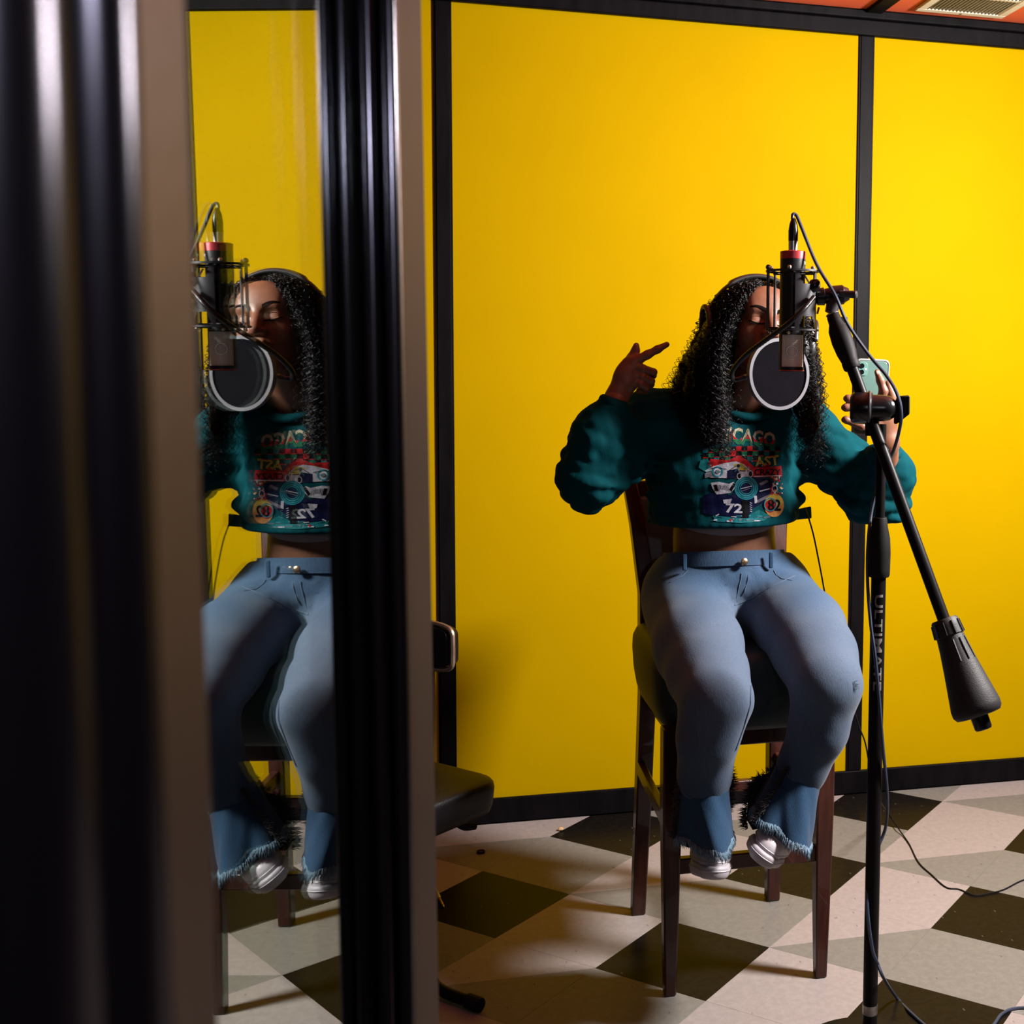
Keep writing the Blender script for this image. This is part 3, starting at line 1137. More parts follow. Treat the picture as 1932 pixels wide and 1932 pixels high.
# ---- pop filter on a gooseneck
pf = thing('pop_filter', 'round black mesh pop filter with silver rim on a gooseneck', 'pop filter')
PC = at(1468.5, 706, -0.35)
PR = 0.0745
pn = nv(np.array([0.286, -0.958, 0.03]))
b = MB()
px_, py_, pz_ = frame(pn)
a = np.arange(64) * 2 * PI / 64
SX = 1.0
b.ring_loft([[PC + pn * dz + (px_ * math.cos(q) * SX + py_ * math.sin(q)) * r_ for dz, r_ in ((-0.006, PR - 0.007), (-0.006, PR), (0.006, PR), (0.006, PR - 0.007))] for q in a], closed=True)
b.build('rim', mat('silver_rim_plastic', (0.105, 0.10, 0.112), 0.42, metal=0.1, noise=0.08), pf, sharp=40)
b = MB()
for s in (-1, 1):
    o0 = len(b.v)
    b.v.append(tuple(PC + pn * 0.003 * s))
    for q in a:
        b.v.append(tuple(PC + pn * 0.003 * s + (px_ * math.cos(q) * SX + py_ * math.sin(q)) * (PR - 0.0065)))
    for k in range(64):
        b.f.append((o0, o0 + 1 + k, o0 + 1 + (k + 1) % 64))
        b.mi.append(0)
b.build('mesh_screen', mat('black_nylon_mesh', (0.0030, 0.0024, 0.0040), 0.85, spec=0.03, bump=0.6, bscale=900, noise=0.3), pf, smooth=False)
lug = PC - (px_ * SX * PR * 1.06) + np.array([0, 0, 0.004])
lug = at(1409, 711, -0.36)
b = MB()
b.lathe(lug + pn * 0.008, -pn, [(0, 0.0045), (0.002, 0.0062), (0.014, 0.0062), (0.016, 0.005)], 16)
b.build('lug_screw', mat('dark_chrome', (0.16, 0.14, 0.16), 0.3, metal=0.8, noise=0.1), pf)
b = MB()
gp = spline([at(1536, 560, -0.50), at(1510, 590, -0.515), at(1478, 618, -0.50), at(1440, 645, -0.46), at(1405, 672, -0.42), at(1382, 700, -0.38), at(1385, 716, -0.36), lug], 14)
gr = [0.0048 + 0.0005 * (k % 2) for k in range(len(gp))]
b.tube(gp, gr, 12)
b.build('gooseneck', mat('black_gooseneck', (0.014, 0.012, 0.014), 0.28, metal=0.4, bump=0.3, bscale=400), pf, sharp=60)

# ---- cables
CAB = mat('grey_blue_cable', (0.040, 0.045, 0.060), 0.38, noise=0.2, nscale=30)
CABB = mat('blue_cable', (0.028, 0.040, 0.068), 0.38, noise=0.2, nscale=30)
xl = thing('xlr_connector', 'silver and black cable plug on top of the microphone', 'plug')
b = MB()
b.lathe(mp(mz(474)), (0, 0, 1), [(0, 0.0092), (mz(455) - mz(474), 0.0094), (mz(455) - mz(474), 0.008)], 24)
b.build('shell', MATS['satin_silver'], xl)
b = MB()
hb = mz(412) - mz(455)
b.lathe(mp(mz(455)), (0, 0, 1), [(0, 0.0096), (hb * 0.45, 0.0098), (hb * 0.75, 0.0078), (hb, 0.0042)], 24)
b.build('boot', MATS['gloss_black_plastic'], xl)
cp = [at(1495, 413, MY), at(1496, 405, MY), at(1501, 405, MY), at(1508, 418, MY - 0.005), at(1540, 497, MY - 0.03), at(1575, 556, -0.515), at(1600, 612, -0.53), at(1640, 670, -0.55),
      at(1672, 708, -0.575), at(1692, 742, -0.60), at(1700, 775, -0.61), at(1698, 806, -0.60), at(1686, 850, -0.57), at(1668, 890, -0.515), at(1648, 945, -0.50), at(1638, 1020, -0.52),
      at(1637, 1100, -0.53), at(1643, 1180, -0.545), at(1650, 1230, -0.555), at(1657, 1300, -0.556), at(1666, 1410, -0.552), at(1674, 1500, -0.535), at(1671, 1560, -0.50), at(1652, 1610, -0.505),
      at(1638, 1660, -0.525), at(1637, 1720, -0.545), at(1646, 1790, -0.556)]
fz = 0.004
tailc = [at(1656, 1818, -0.558), at(1667, 1845, -0.552), at_floor(1690, 1880, 0.012), at_floor(1720, 1912, fz), at_floor(1762, 1945, fz), at_floor(1820, 1962, fz), at_floor(1868, 1940, fz), at_floor(1892, 1912, fz), at_floor(1932, 1901, fz), at_floor(2050, 1905, fz), at_floor(2200, 1930, fz), np.array([2.0, -0.50, fz]), np.array([2.7, -0.75, fz]), np.array([3.4, -0.6, fz])]
b = MB()
P = spline(cp + tailc, 12)
b.tube(P, 0.0035, 8)
tag(b.build('microphone_cable', CABB), 'blue-grey microphone cable looping down the stand to the floor', 'cable')
hc = [at(1520, 960, 0.05), at(1528, 985, 0.0), at(1536, 1015, -0.02), at(1548, 1075, -0.02), at(1562, 1148, 0.02), at(1590, 1270, 0.04), at(1618, 1362, 0.05), at(1632, 1400, 0.05), at(1640, 1440, 0.08), at(1655, 1500, 0.15)]
hc += [at_floor(1676, 1535, 0.05), at_floor(1697, 1566, 0.010), at_floor(1715, 1592, 0.0025), at_floor(1733, 1627, 0.0025), at_floor(1757, 1650, 0.0025), at_floor(1785, 1674, 0.0025), at_floor(1810, 1678, 0.0025), at_floor(1838, 1689, 0.0025),
       at_floor(1868, 1685, 0.0025), at_floor(1895, 1678, 0.0025), at_floor(1932, 1660, 0.0025), at_floor(2000, 1640, 0.0025), at_floor(2150, 1640, 0.0025), np.array([2.2, 0.25, 0.0025]), np.array([2.8, 0.45, 0.0025]), np.array([3.5, 0.3, 0.0025])]
b = MB()
b.tube(spline(hc, 12), 0.0021, 8)
tag(b.build('headphone_cable', RUB), 'thin black headphone cable hanging behind the singer onto the tiles', 'cable')
# ================================================================== implicit-surface modelling
def surface_nets(d, org, h):
    s = d < 0
    nx, ny, nz = d.shape
    c = np.zeros((nx - 1, ny - 1, nz - 1), np.int8)
    for i in (0, 1):
        for j in (0, 1):
            for k in (0, 1):
                c += s[i:nx - 1 + i, j:ny - 1 + j, k:nz - 1 + k]
    cells = np.argwhere((c > 0) & (c < 8))
    idx = -np.ones(c.shape, np.int64)
    idx[tuple(cells.T)] = np.arange(len(cells))
    acc = np.zeros((len(cells), 3))
    cnt = np.zeros(len(cells))
    corners = [(i, j, k) for i in (0, 1) for j in (0, 1) for k in (0, 1)]
    for a in range(8):
        for b in range(a + 1, 8):
            A, B = np.array(corners[a]), np.array(corners[b])
            if np.abs(A - B).sum() != 1:
                continue
            da = d[tuple((cells + A).T)]
            db = d[tuple((cells + B).T)]
            x = (da < 0) != (db < 0)
            t = da[x] / (da[x] - db[x])
            acc[x] += A + (B - A) * t[:, None]
            cnt[x] += 1
    V = (cells + acc / cnt[:, None]) * h + org
    F = []
    for ax in range(3):
        u, v = [(1, 2), (2, 0), (0, 1)][ax]
        sl0 = [slice(None)] * 3
        sl1 = [slice(None)] * 3
        sl0[ax] = slice(0, -1)
        sl1[ax] = slice(1, None)
        diff = s[tuple(sl0)] != s[tuple(sl1)]
        e = np.argwhere(diff)
        lim = np.array(d.shape) - 1
        ok = (e[:, u] > 0) & (e[:, v] > 0) & (e[:, u] < lim[u]) & (e[:, v] < lim[v])
        e = e[ok]
        q = []
        for du, dv in ((-1, -1), (0, -1), (0, 0), (-1, 0)):
            p = e.copy()
            p[:, u] += du
            p[:, v] += dv
            q.append(idx[tuple(p.T)])
        q = np.stack(q, 1)
        flip = ~s[tuple(e.T)]
        q[flip] = q[flip][:, ::-1]
        F.append(q)
    F = np.vstack(F)
    return V, F[(F >= 0).all(1)]


class SDF:
    def __init__(self, lo, hi, h):
        self.lo, self.h = np.array(lo, float), h
        n = np.ceil((np.array(hi) - self.lo) / h).astype(int) + 1
        self.d = np.full(n, 0.2, np.float32)
        self.ax = [self.lo[i] + np.arange(n[i]) * h for i in range(3)]

    def sub(self, lo, hi):
        sl = []
        for i in range(3):
            a = int(np.clip(np.floor((lo[i] - self.lo[i]) / self.h), 0, len(self.ax[i]) - 1))
            b = int(np.clip(np.ceil((hi[i] - self.lo[i]) / self.h) + 1, 0, len(self.ax[i])))
            sl.append(slice(a, max(a, b)))
        g = np.meshgrid(*[self.ax[i][sl[i]] for i in range(3)], indexing='ij')
        return tuple(sl), np.stack(g, -1).astype(np.float32)

    def comb(self, sl, v, k, op):
        d = self.d[sl]
        if d.size == 0:
            return
        if op == 'add':
            if k > 0:
                hh = np.clip(0.5 + 0.5 * (d - v) / k, 0, 1)
                self.d[sl] = d * (1 - hh) + v * hh - k * hh * (1 - hh)
            else:
                self.d[sl] = np.minimum(d, v)
        else:
            v = -v
            if k > 0:
                hh = np.clip(0.5 - 0.5 * (d - v) / k, 0, 1)
                self.d[sl] = d * (1 - hh) + v * hh + k * hh * (1 - hh)
            else:
                self.d[sl] = np.maximum(d, v)

    def cap(self, a, b, ra, rb=None, k=0.02, op='add', fl=None):
        """tapered capsule; fl=(axis, factor): squashed along an axis"""
        a, b = np.array(a, float), np.array(b, float)
        rb = ra if rb is None else rb
        m_ = max(ra, rb) + max(0.05, 2 * k)
        sl, P = self.sub(np.minimum(a, b) - m_, np.maximum(a, b) + m_)
        ab = (b - a).astype(np.float32)
        t = np.clip(((P - a.astype(np.float32)) @ ab) / (ab @ ab + 1e-12), 0, 1)
        q = P - (a + t[..., None] * ab)
        if fl is not None:
            n_ = nv(fl[0]).astype(np.float32)
            c = q @ n_
            q = q + n_ * (c * (1 / fl[1] - 1))[..., None]
        v = np.linalg.norm(q, axis=-1) - (ra + (rb - ra) * t)
        if fl is not None:
            v = v * min(1, fl[1])
        self.comb(sl, v.astype(np.float32), k, op)
        return self

    def chain(self, pts, rs, k=0.02, op='add', fl=None):
        for i in range(len(pts) - 1):
            self.cap(pts[i], pts[i + 1], rs[i], rs[i + 1], k, op, fl)
        return self

    def ell(self, c, r, k=0.02, op='add', R=None):
        c, r = np.array(c, float), np.array(r, float)
        m_ = max(r) + max(0.05, 2 * k)
        sl, P = self.sub(c - m_, c + m_)
        q = P - c.astype(np.float32)
        if R is not None:
            q = q @ np.array(R, np.float32)
        r = r.astype(np.float32)
        k0 = np.linalg.norm(q / r, axis=-1)
        k1 = np.linalg.norm(q / (r * r), axis=-1) + 1e-6
        self.comb(sl, k0 * (k0 - 1) / k1, k, op)
        return self

    def plane(self, p, n, k=0.0):
        """keep the side the normal points away from"""
        sl, P = self.sub(self.lo - 1, self.lo + 10)
        v = (P - np.array(p, np.float32)) @ nv(n).astype(np.float32)
        self.comb(sl, -v, k, 'sub')
        return self

    def disp(self, fn):
        sl, P = self.sub(self.lo - 1, self.lo + 10)
        near = np.abs(self.d) < 0.05
        self.d[near] += fn(P[near])
        return self

    def mesh(self, smooth=0):
        V, F = surface_nets(self.d, self.lo, self.h)
        return V, F


def wob(seed, scale, n=7):
    """smooth pseudo-noise from random plane waves, about -1..1"""
    r = np.random.RandomState(seed)
    D = r.normal(size=(n, 3))
    D /= np.linalg.norm(D, axis=1)[:, None]
    f = (2 * PI / scale) * r.uniform(0.6, 1.5, n)
    ph = r.uniform(0, 2 * PI, n)

    def fn(P):
        out = 0
        for i in range(n):
            out = out + np.sin(P @ (D[i] * f[i]).astype(np.float32) + ph[i])
        return (out / math.sqrt(n)).astype(np.float32)
    return fn


def mesh_obj(name, V, F, mats, parent, mi=None, smooth=3):
    me = bpy.data.meshes.new(name)
    me.vertices.add(len(V))
    me.vertices.foreach_set('co', np.asarray(V, np.float32).ravel())
    F = np.asarray(F)
    k = F.shape[1]
    me.loops.add(F.size)
    me.loops.foreach_set('vertex_index', F.ravel().astype(np.int32))
    me.polygons.add(len(F))
    me.polygons.foreach_set('loop_start', (np.arange(len(F)) * k).astype(np.int32))
    me.polygons.foreach_set('use_smooth', np.ones(len(F), bool))
    for mm in (mats if isinstance(mats, (list, tuple)) else [mats]):
        me.materials.append(mm)
    if mi is not None:
        me.polygons.foreach_set('material_index', np.asarray(mi, np.int32))
    me.update(calc_edges=True)
    me.validate()
    o = link(name, me, parent)
    if smooth:
        sm_ = o.modifiers.new('smooth', 'SMOOTH')
        sm_.factor = 0.5
        sm_.iterations = smooth
    return o


def join(parts):
    V, F, o = [], [], 0
    for v, f in parts:
        V.append(v)
        F.append(f + o)
        o += len(v)
    return np.vstack(V), np.vstack(F)


# ================================================================== the singer
person = thing('person', 'seated singer in teal cropped sweatshirt and frayed flared jeans pointing with one hand', 'person')
SKIN = mat('brown_skin', (0.17, 0.068, 0.035), 0.46, spec=0.4, noise=0.18, nscale=60, bump=0.08, bscale=500, color2=(0.14, 0.053, 0.028))
SKIN.node_tree.nodes['Principled BSDF'].inputs['Subsurface Weight'].default_value = 0.08
SKIN.node_tree.nodes['Principled BSDF'].inputs['Subsurface Radius'].default_value = (0.008, 0.003, 0.002)
LIPM = mat('lip_skin', (0.11, 0.028, 0.023), 0.35, noise=0.2, nscale=90)

# ---- joints, read off the photograph with a depth each
HD = at(1431, 618, -0.095)                   # middle of the head
rl = math.radians(-6)                        # head leans to the right of the picture
yw = math.radians(2)
HXv = np.array([math.cos(rl) * math.cos(yw), math.cos(rl) * math.sin(yw), math.sin(rl)])
HFv = np.array([math.sin(yw), -math.cos(yw), 0.13])
HFv = nv(HFv - HXv * (HFv @ HXv))
HZv = np.cross(HFv, HXv) * -1
if HZv[2] < 0:
    HZv = -HZv
HR = np.stack([HXv, HFv, HZv], 1)            # head axes: right, forward, up
hp = lambda x, f, z: HD + HR @ np.array([x, f, z])
hr = lambda *p: HR

S_R, E_R, W_R = at(1228, 795, 0.05), at(1118, 898, 0.0), at(1160, 757, -0.03)
S_L, E_L, W_L = at(1520, 805, 0.04), at(1652, 938, -0.06), at(1673, 850, -0.15)
NECK0 = at(1390, 770, 0.02)

# ------------------------------------------------ head (fine grid)
s = SDF(HD - 0.16, HD + np.array([0.16, 0.16, 0.15]), 0.0022)
s.ell(hp(0, -0.018, 0.020), (0.073, 0.092, 0.076), 0.01, R=HR)
s.ell(hp(0, 0.018, -0.028), (0.061, 0.068, 0.080), 0.03, R=HR)
for sx in (-1, 1):
    s.cap(hp(sx * 0.053, -0.008, -0.052), hp(sx * 0.018, 0.050, -0.096), 0.017, 0.015, 0.02)
    s.ell(hp(sx * 0.036, 0.052, -0.028), (0.024, 0.022, 0.022), 0.02, R=HR)
    s.ell(hp(sx * 0.071, -0.012, -0.012), (0.010, 0.018, 0.030), 0.006, R=HR)
s.ell(hp(0, 0.056, -0.094), (0.024, 0.022, 0.018), 0.02, R=HR)
s.cap(hp(-0.036, 0.070, 0.024), hp(0.036, 0.070, 0.024), 0.012, 0.012, 0.02)
s.ell(hp(0, 0.058, 0.048), (0.052, 0.024, 0.034), 0.03, R=HR)
for sx in (-1, 1):
    s.ell(hp(sx * 0.031, 0.0905, 0.005), (0.020, 0.011, 0.010), 0.012, 'sub', R=HR)
for sx in (-1, 1):
    s.ell(hp(sx * 0.031, 0.0680, 0.001), (0.0155, 0.0122, 0.0125), 0.007, R=HR)
    s.cap(hp(sx * 0.031 - 0.012, 0.0785, -0.0045), hp(sx * 0.031 + 0.012, 0.0785, -0.0045), 0.0022, 0.0022, 0.003)
s.chain([hp(0, 0.078, 0.020), hp(0, 0.092, -0.006), hp(0, 0.1035, -0.026)], [0.0085, 0.0090, 0.0125], 0.012)
for sx in (-1, 1):
    s.ell(hp(sx * 0.0130, 0.0920, -0.030), (0.0085, 0.0100, 0.0075), 0.006, R=HR)
    s.ell(hp(sx * 0.0065, 0.1010, -0.0385), (0.0035, 0.0050, 0.0030), 0.002, 'sub', R=HR)
s.ell(hp(0, 0.072, -0.055), (0.028, 0.018, 0.020), 0.015, R=HR)
s.chain([hp(-0.024, 0.079, -0.057), hp(-0.008, 0.090, -0.0525), hp(0, 0.0895, -0.0535), hp(0.008, 0.090, -0.0525), hp(0.024, 0.079, -0.057)], [0.002, 0.0048, 0.0045, 0.0048, 0.002], 0.004)
s.chain([hp(-0.021, 0.079, -0.0630), hp(0, 0.0885, -0.0680), hp(0.021, 0.079, -0.0630)], [0.002, 0.0068, 0.002], 0.004)
s.cap(hp(-0.02, 0.093, -0.0600), hp(0.02, 0.093, -0.0600), 0.0013, 0.0013, 0.001, 'sub')
s.cap(hp(0, -0.015, -0.06), NECK0, 0.047, 0.054, 0.02)
s.plane(HD - np.array([0, 0, 0.155]), (0, 0, -1))
head = s.mesh()

# ------------------------------------------------ torso, arms (coarse, mostly under cloth)
lo, hi = np.array([-0.15, -0.30, 0.86]), np.array([0.80, 0.24, 1.46])
s = SDF(lo, hi, 0.006)
s.cap(hp(0, -0.015, -0.09), NECK0, 0.046, 0.055, 0.02)
CH = at(1366, 860, 0.05)
s.ell(CH, (0.155, 0.095, 0.14), 0.03)
s.chain([at(1366, 960, 0.06), at(1366, 1020, 0.06), at(1370, 1080, 0.07)], [0.115, 0.112, 0.130], 0.04, fl=((0, 1, 0), 0.80))
s.cap(at(1300, 790, 0.04), at(1440, 795, 0.04), 0.060, 0.060, 0.04)
s.chain([S_R, E_R, W_R], [0.050, 0.042, 0.028], 0.03)
s.chain([S_L, E_L, W_L], [0.050, 0.042, 0.028], 0.03)
s.plane((0, 0, 0.875), (0, 0, -1))
torso = s.mesh()

# ------------------------------------------------ pointing hand (left in the picture)
s = SDF(at(1130, 790, -0.03) - np.array([0.03, 0.10, 0.02]), at(1275, 632, -0.03) + np.array([0.03, 0.10, 0.02]), 0.0018)
y0 = -0.030
A = lambda px, py, dy=0.0: at(px, py, y0 + dy)
WR = A(1152, 768)
s.cap(WR, A(1167, 745), 0.0255, 0.0235, 0.01, fl=((0, 1, 0), 0.8))
s.cap(A(1165, 747), A(1184, 708), 0.0240, 0.0265, 0.012, fl=((0, 1, 0), 0.62))
s.cap(A(1183, 712), A(1192, 690), 0.0270, 0.0235, 0.012, fl=((0, 1, 0), 0.62))
s.cap(A(1186, 722), A(1196, 716), 0.0180, 0.0150, 0.010)
# index finger, straight
s.chain([A(1196, 683, -0.004), A(1222, 669, -0.010), A(1241, 659, -0.012), A(1258, 650, -0.012)], [0.0122, 0.0096, 0.0086, 0.0066], 0.006)
# thumb behind it, upright
s.chain([A(1181, 697, 0.010), A(1192, 676, 0.012), A(1199, 662, 0.010), A(1200.5, 652, 0.010)], [0.0150, 0.0110, 0.0090, 0.0070], 0.008)
# curled middle, ring and little fingers: first joints towards us, then folded back
for kn, pip, dip, r_ in (((1193, 691), (1233, 702), (1220, 713), 0.0092), ((1195, 705), (1229, 719), (1216, 728), 0.0090), ((1197, 719), (1219, 731), (1206, 737), 0.0092)):
    s.chain([A(*kn, -0.006), A((kn[0] + pip[0]) / 2, (kn[1] + pip[1]) / 2 - 1, -0.013), A(*pip, -0.008)], [r_ + 0.0012, r_ + 0.0002, r_ - 0.0004], 0.0035)
    s.chain([A(*pip, -0.006), A(pip[0] - 1, pip[1] + 6, 0.012), A(*dip, 0.016)], [r_ - 0.0006, r_ - 0.0006, r_ - 0.0015], 0.003)
hand_r = s.mesh()

# ------------------------------------------------ hand with the phone (right in the picture)
PY = -0.205
s = SDF(at(1580, 890, PY) - np.array([0.02, 0.07, 0.0]), at(1700, 680, PY) + np.array([0.02, 0.09, 0.0]), 0.0018)
B = lambda px, py, dy=0.0: at(px, py, PY + dy)
s.cap(at(1676, 872, -0.16), B(1676, 832, 0.0), 0.0250, 0.0235, 0.01, fl=((0, 1, 0), 0.8))
s.cap(B(1676, 835), B(1668, 790, -0.004), 0.0235, 0.0270, 0.012, fl=((0, 1, 0), 0.60))
s.cap(B(1668, 792, -0.004), B(1660, 770, -0.006), 0.0270, 0.0250, 0.012, fl=((0, 1, 0), 0.58))
# fingers lying across the back of the phone and hooking round its left edge
s.chain([B(1662, 752, -0.014), B(1667, 738, -0.018), B(1661, 718, -0.016), B(1655, 702, -0.013)], [0.0110, 0.0098, 0.0088, 0.0066], 0.006)
for kn, mid, tip, r_ in (((1655, 764), (1625, 753), (1600, 752), 0.0092), ((1655, 778), (1622, 769), (1596, 769), 0.0092), ((1658, 800), (1626, 805), (1596, 792), 0.0088)):
    s.chain([B(*kn, -0.012), B(*mid, -0.018), B(*tip, -0.012), B(tip[0] - 3, tip[1], 0.002)], [r_ + 0.001, r_, r_ - 0.0006, r_ - 0.0016], 0.004)
# thumb on the far side along the right edge
s.chain([B(1680, 782, 0.006), B(1683, 748, 0.014), B(1674, 722, 0.018)], [0.0130, 0.0105, 0.0080], 0.008)
hand_l = s.mesh()

V, F = join([head, torso, hand_r, hand_l])
cent = V[F].mean(1)
loc = (cent - HD) @ HR
lip = (np.abs(loc[:, 0]) < 0.025) & (loc[:, 1] > 0.078) & (loc[:, 2] < -0.0505 - np.abs(loc[:, 0]) * 0.2) & (loc[:, 2] > -0.074 + np.abs(loc[:, 0]) * 0.4)
body = mesh_obj('body', V, F, [SKIN, LIPM], person, lip.astype(int))
hbv = BVHTree.FromPolygons(head[0].tolist(), head[1].tolist())


def face_pt(x, z, off=0.0006):
    o_ = hp(x, 0.2, z)
    r_ = hbv.ray_cast(Vector(o_), Vector(-HFv))
    return np.array(r_[0]) + HFv * off if r_[0] else hp(x, 0.08, z)


def face_strip(name, pts, m_, off=0.0006):
    """pts: (x, z centre, half height) ribbon laid on the face"""
    b = MB()
    up = [face_pt(x, z + h_, off) for x, z, h_ in pts]
    dn = [face_pt(x, z - h_, off) for x, z, h_ in pts]
    md = [face_pt(x, z, off + 0.0008) for x, z, h_ in pts]
    n = len(pts)
    o0 = len(b.v)
    b.v += [tuple(p) for p in up + md + dn]
    for r in (0, n):
        for i in range(n - 1):
            b.f.append((o0 + r + i, o0 + r + i + 1, o0 + r + n + i + 1, o0 + r + n + i))
            b.mi.append(0)
    return b.build(name, m_, body)


BROW = mat('dark_brow_hair', (0.006, 0.0035, 0.003), 0.8, spec=0.03, noise=0.3, nscale=300)
for sx in (-1, 1):
    face_strip('eyebrow', [(sx * (0.013 + 0.036 * t), 0.0215 + 0.0085 * math.sin(t * 2.3), 0.0046 * (1 - 0.80 * t) + 0.0006) for t in np.linspace(0, 1, 14)], BROW)
    face_strip('eyelash_line', [(sx * 0.031 + 0.0165 * t, -0.0035 - 0.0030 * (1 - t * t) + 0.002 * sx * t, 0.0013) for t in np.linspace(-1, 1, 14)], BROW, 0.0010)
    face_strip('eyelid_crease', [(sx * 0.031 + 0.0150 * t, 0.0095 - 0.0045 * t * t, 0.0006) for t in np.linspace(-1, 1, 12)], LIPM, 0.0004)
    b = MB()
    for t in np.linspace(-0.95, 0.95, 15):
        p = face_pt(sx * 0.031 + 0.0160 * t, -0.0045 - 0.0030 * (1 - t * t), 0.001)
        b.tube([p, p + HFv * 0.004 - HZv * 0.003 + HXv * 0.0015 * t, p + HFv * 0.0065 - HZv * 0.0035 + HXv * 0.003 * t], [0.0004, 0.0003, 0.0001], 3)
    b.build('eyelashes', BROW, body)

# finger nails
NAIL = mat('finger_nail', (0.26, 0.135, 0.10), 0.25, noise=0.08)
for p, d_, n_ in ((A(1257, 649.5, -0.016), A(1262, 647) - A(1250, 653), (0.1, -1, 0.3)), (A(1201, 653, 0.0042), A(1201, 650) - A(1200, 660), (0.3, -1, 0.1)), (B(1655.5, 703, -0.0195), B(1654, 699) - B(1659, 712), (0.2, -1, 0.2))):
    z_ = nv(n_)
    y_ = nv(np.array(d_) - z_ * (np.array(d_) @ z_))
    x_ = np.cross(y_, z_)
    b = MB()
    b.sphere(p, 1.0, 12, (0.0038, 0.0055, 0.0014), np.stack([x_, y_, z_], 1))
    b.build('finger_nail', NAIL, body)

# ------------------------------------------------ sweatshirt
TEAL = mat('teal_fleece', (0.0, 0.036, 0.044), 0.85, spec=0.06, noise=0.15, nscale=12, bump=0.25, bscale=420, sheen=0.0)
s = SDF((-0.22, -0.32, 1.0), (0.86, 0.28, 1.46), 0.0052)
s.ell(at(1366, 850, 0.05), (0.185, 0.125, 0.130), 0.03)
s.ell(at(1366, 930, 0.045), (0.188, 0.138, 0.120), 0.05)
s.ell(at(1366, 990, 0.045), (0.172, 0.135, 0.075), 0.05)
s.cap(at(1285, 790, 0.045), at(1450, 792, 0.045), 0.070, 0.070, 0.05)
s.cap(at(1345, 762, 0.03), at(1440, 764, 0.03), 0.062, 0.062, 0.03)
s.chain([at(1300, 795, 0.05), S_R, (S_R + E_R) / 2 + np.array([0, 0, -0.005]), E_R, (E_R * 0.45 + W_R * 0.55) + np.array([-0.012, 0, 0]), W_R + (E_R - W_R) * 0.12],
        [0.070, 0.066, 0.074, 0.074, 0.060, 0.040], 0.035)
s.chain([at(1440, 800, 0.05), S_L, (S_L + E_L) / 2, E_L, (E_L * 0.5 + W_L * 0.5) + np.array([0.012, 0, 0]), W_L + (E_L - W_L) * 0.12], [0.068, 0.062, 0.067, 0.074, 0.060, 0.042], 0.035)
w1, w2, w3 = wob(3, 0.16), wob(5, 0.07), wob(9, 0.035)


def folds(P):
    f = 0.0035 * w1(P)
    # rucked cloth round the two elbows and the sides
    for c, amp in ((E_R, 0.0095), ((S_R + E_R) / 2, 0.008), ((S_L + E_L) / 2, 0.008), (E_L, 0.012), (at(1215, 940, 0.03), 0.006), (at(1515, 930, 0.03), 0.006)):
        g_ = np.exp(-((P - c.astype(np.float32)) ** 2).sum(-1) / 0.09 ** 2)
        f = f + amp * g_ * (1 - np.abs(w2(P)) * 1.6)
    return (f + 0.0012 * w3(P)).astype(np.float32)


s.disp(folds)
hz = float(at(1366, 1001, -0.09)[2])
s.plane((0, 0, hz), (0.012, 0.0, -1), 0.008)
V, F = s.mesh()
swb = BVHTree.FromPolygons(V.tolist(), F.tolist())
sweat = mesh_obj('sweatshirt', V, F, TEAL, person)


def band(name, c, d, rx, ry, h_, t_, m_, parent, n=64, ridges=0, up=None):
    """knitted cuff or waistband: a rounded elliptical band"""
    x_, y_, z_ = frame(d)
    if up is not None:
        x_ = nv(np.array(up, float) - z_ * (np.array(up, float) @ z_))
        y_ = np.cross(z_, x_)
    b = MB()
    rings = []
    prof = [(-h_, -t_), (-h_ * 0.9, 0.2 * t_), (-h_ * 0.5, t_), (0, t_ * 1.15), (h_ * 0.5, t_), (h_ * 0.9, 0.2 * t_), (h_, -t_)]
    for k in range(n):
        q = 2 * PI * k / n
        rr = 0.0009 * (k % 2) if ridges else 0
        rings.append([np.array(c) + x_ * math.cos(q) * (rx + o_ - rr) + y_ * math.sin(q) * (ry + o_ - rr) + z_ * a_ for a_, o_ in prof])
    b.ring_loft(rings, closed=True)
    return b.build(name, m_, parent, sharp=80)


band('cuff', W_R + (E_R - W_R) * 0.03, nv(W_R - E_R) * 0.6 + np.array([0.25, 0, 0.6]), 0.0335, 0.030, 0.013, 0.006, TEAL, sweat, 80, 1)
band('cuff', W_L + (E_L - W_L) * 0.03, (0.05, -0.2, 1), 0.0335, 0.030, 0.013, 0.006, TEAL, sweat, 80, 1)
# fold of the hem hanging loose at the right
b = MB()
fp = [at(1497, 962, 0.06), at(1530, 955, 0.10), at(1531, 978, 0.10), at(1500, 981, 0.06)]
b.ring_loft([[p + np.array([0, dy, 0]) for p in fp] for dy in (-0.004, 0.004)])
b.build('loose_hem', TEAL, sweat, bevel=0.003)
# pale undershirt edge below the hem
b = MB()
rings = []
for k in range(41):
    q = -PI * 0.86 + PI * 0.74 * k / 40 - PI * 0.02
    dp = 0.016 * math.sin(PI * k / 40)
    c0 = at(1366, 1000, 0.055)
    rings.append([(c0[0] + (0.122 + o_) * math.cos(q), c0[1] + (0.105 + o_) * math.sin(q), hz + z_) for o_, z_ in ((0, 0.012), (0.003, 0.012), (0.0035, -0.002 - dp), (0.0, -0.003 - dp))])
b.ring_loft(rings)
b.build('undershirt', mat('blush_undershirt', (0.21, 0.15, 0.14), 0.8, noise=0.1, nscale=60), person, sharp=80)

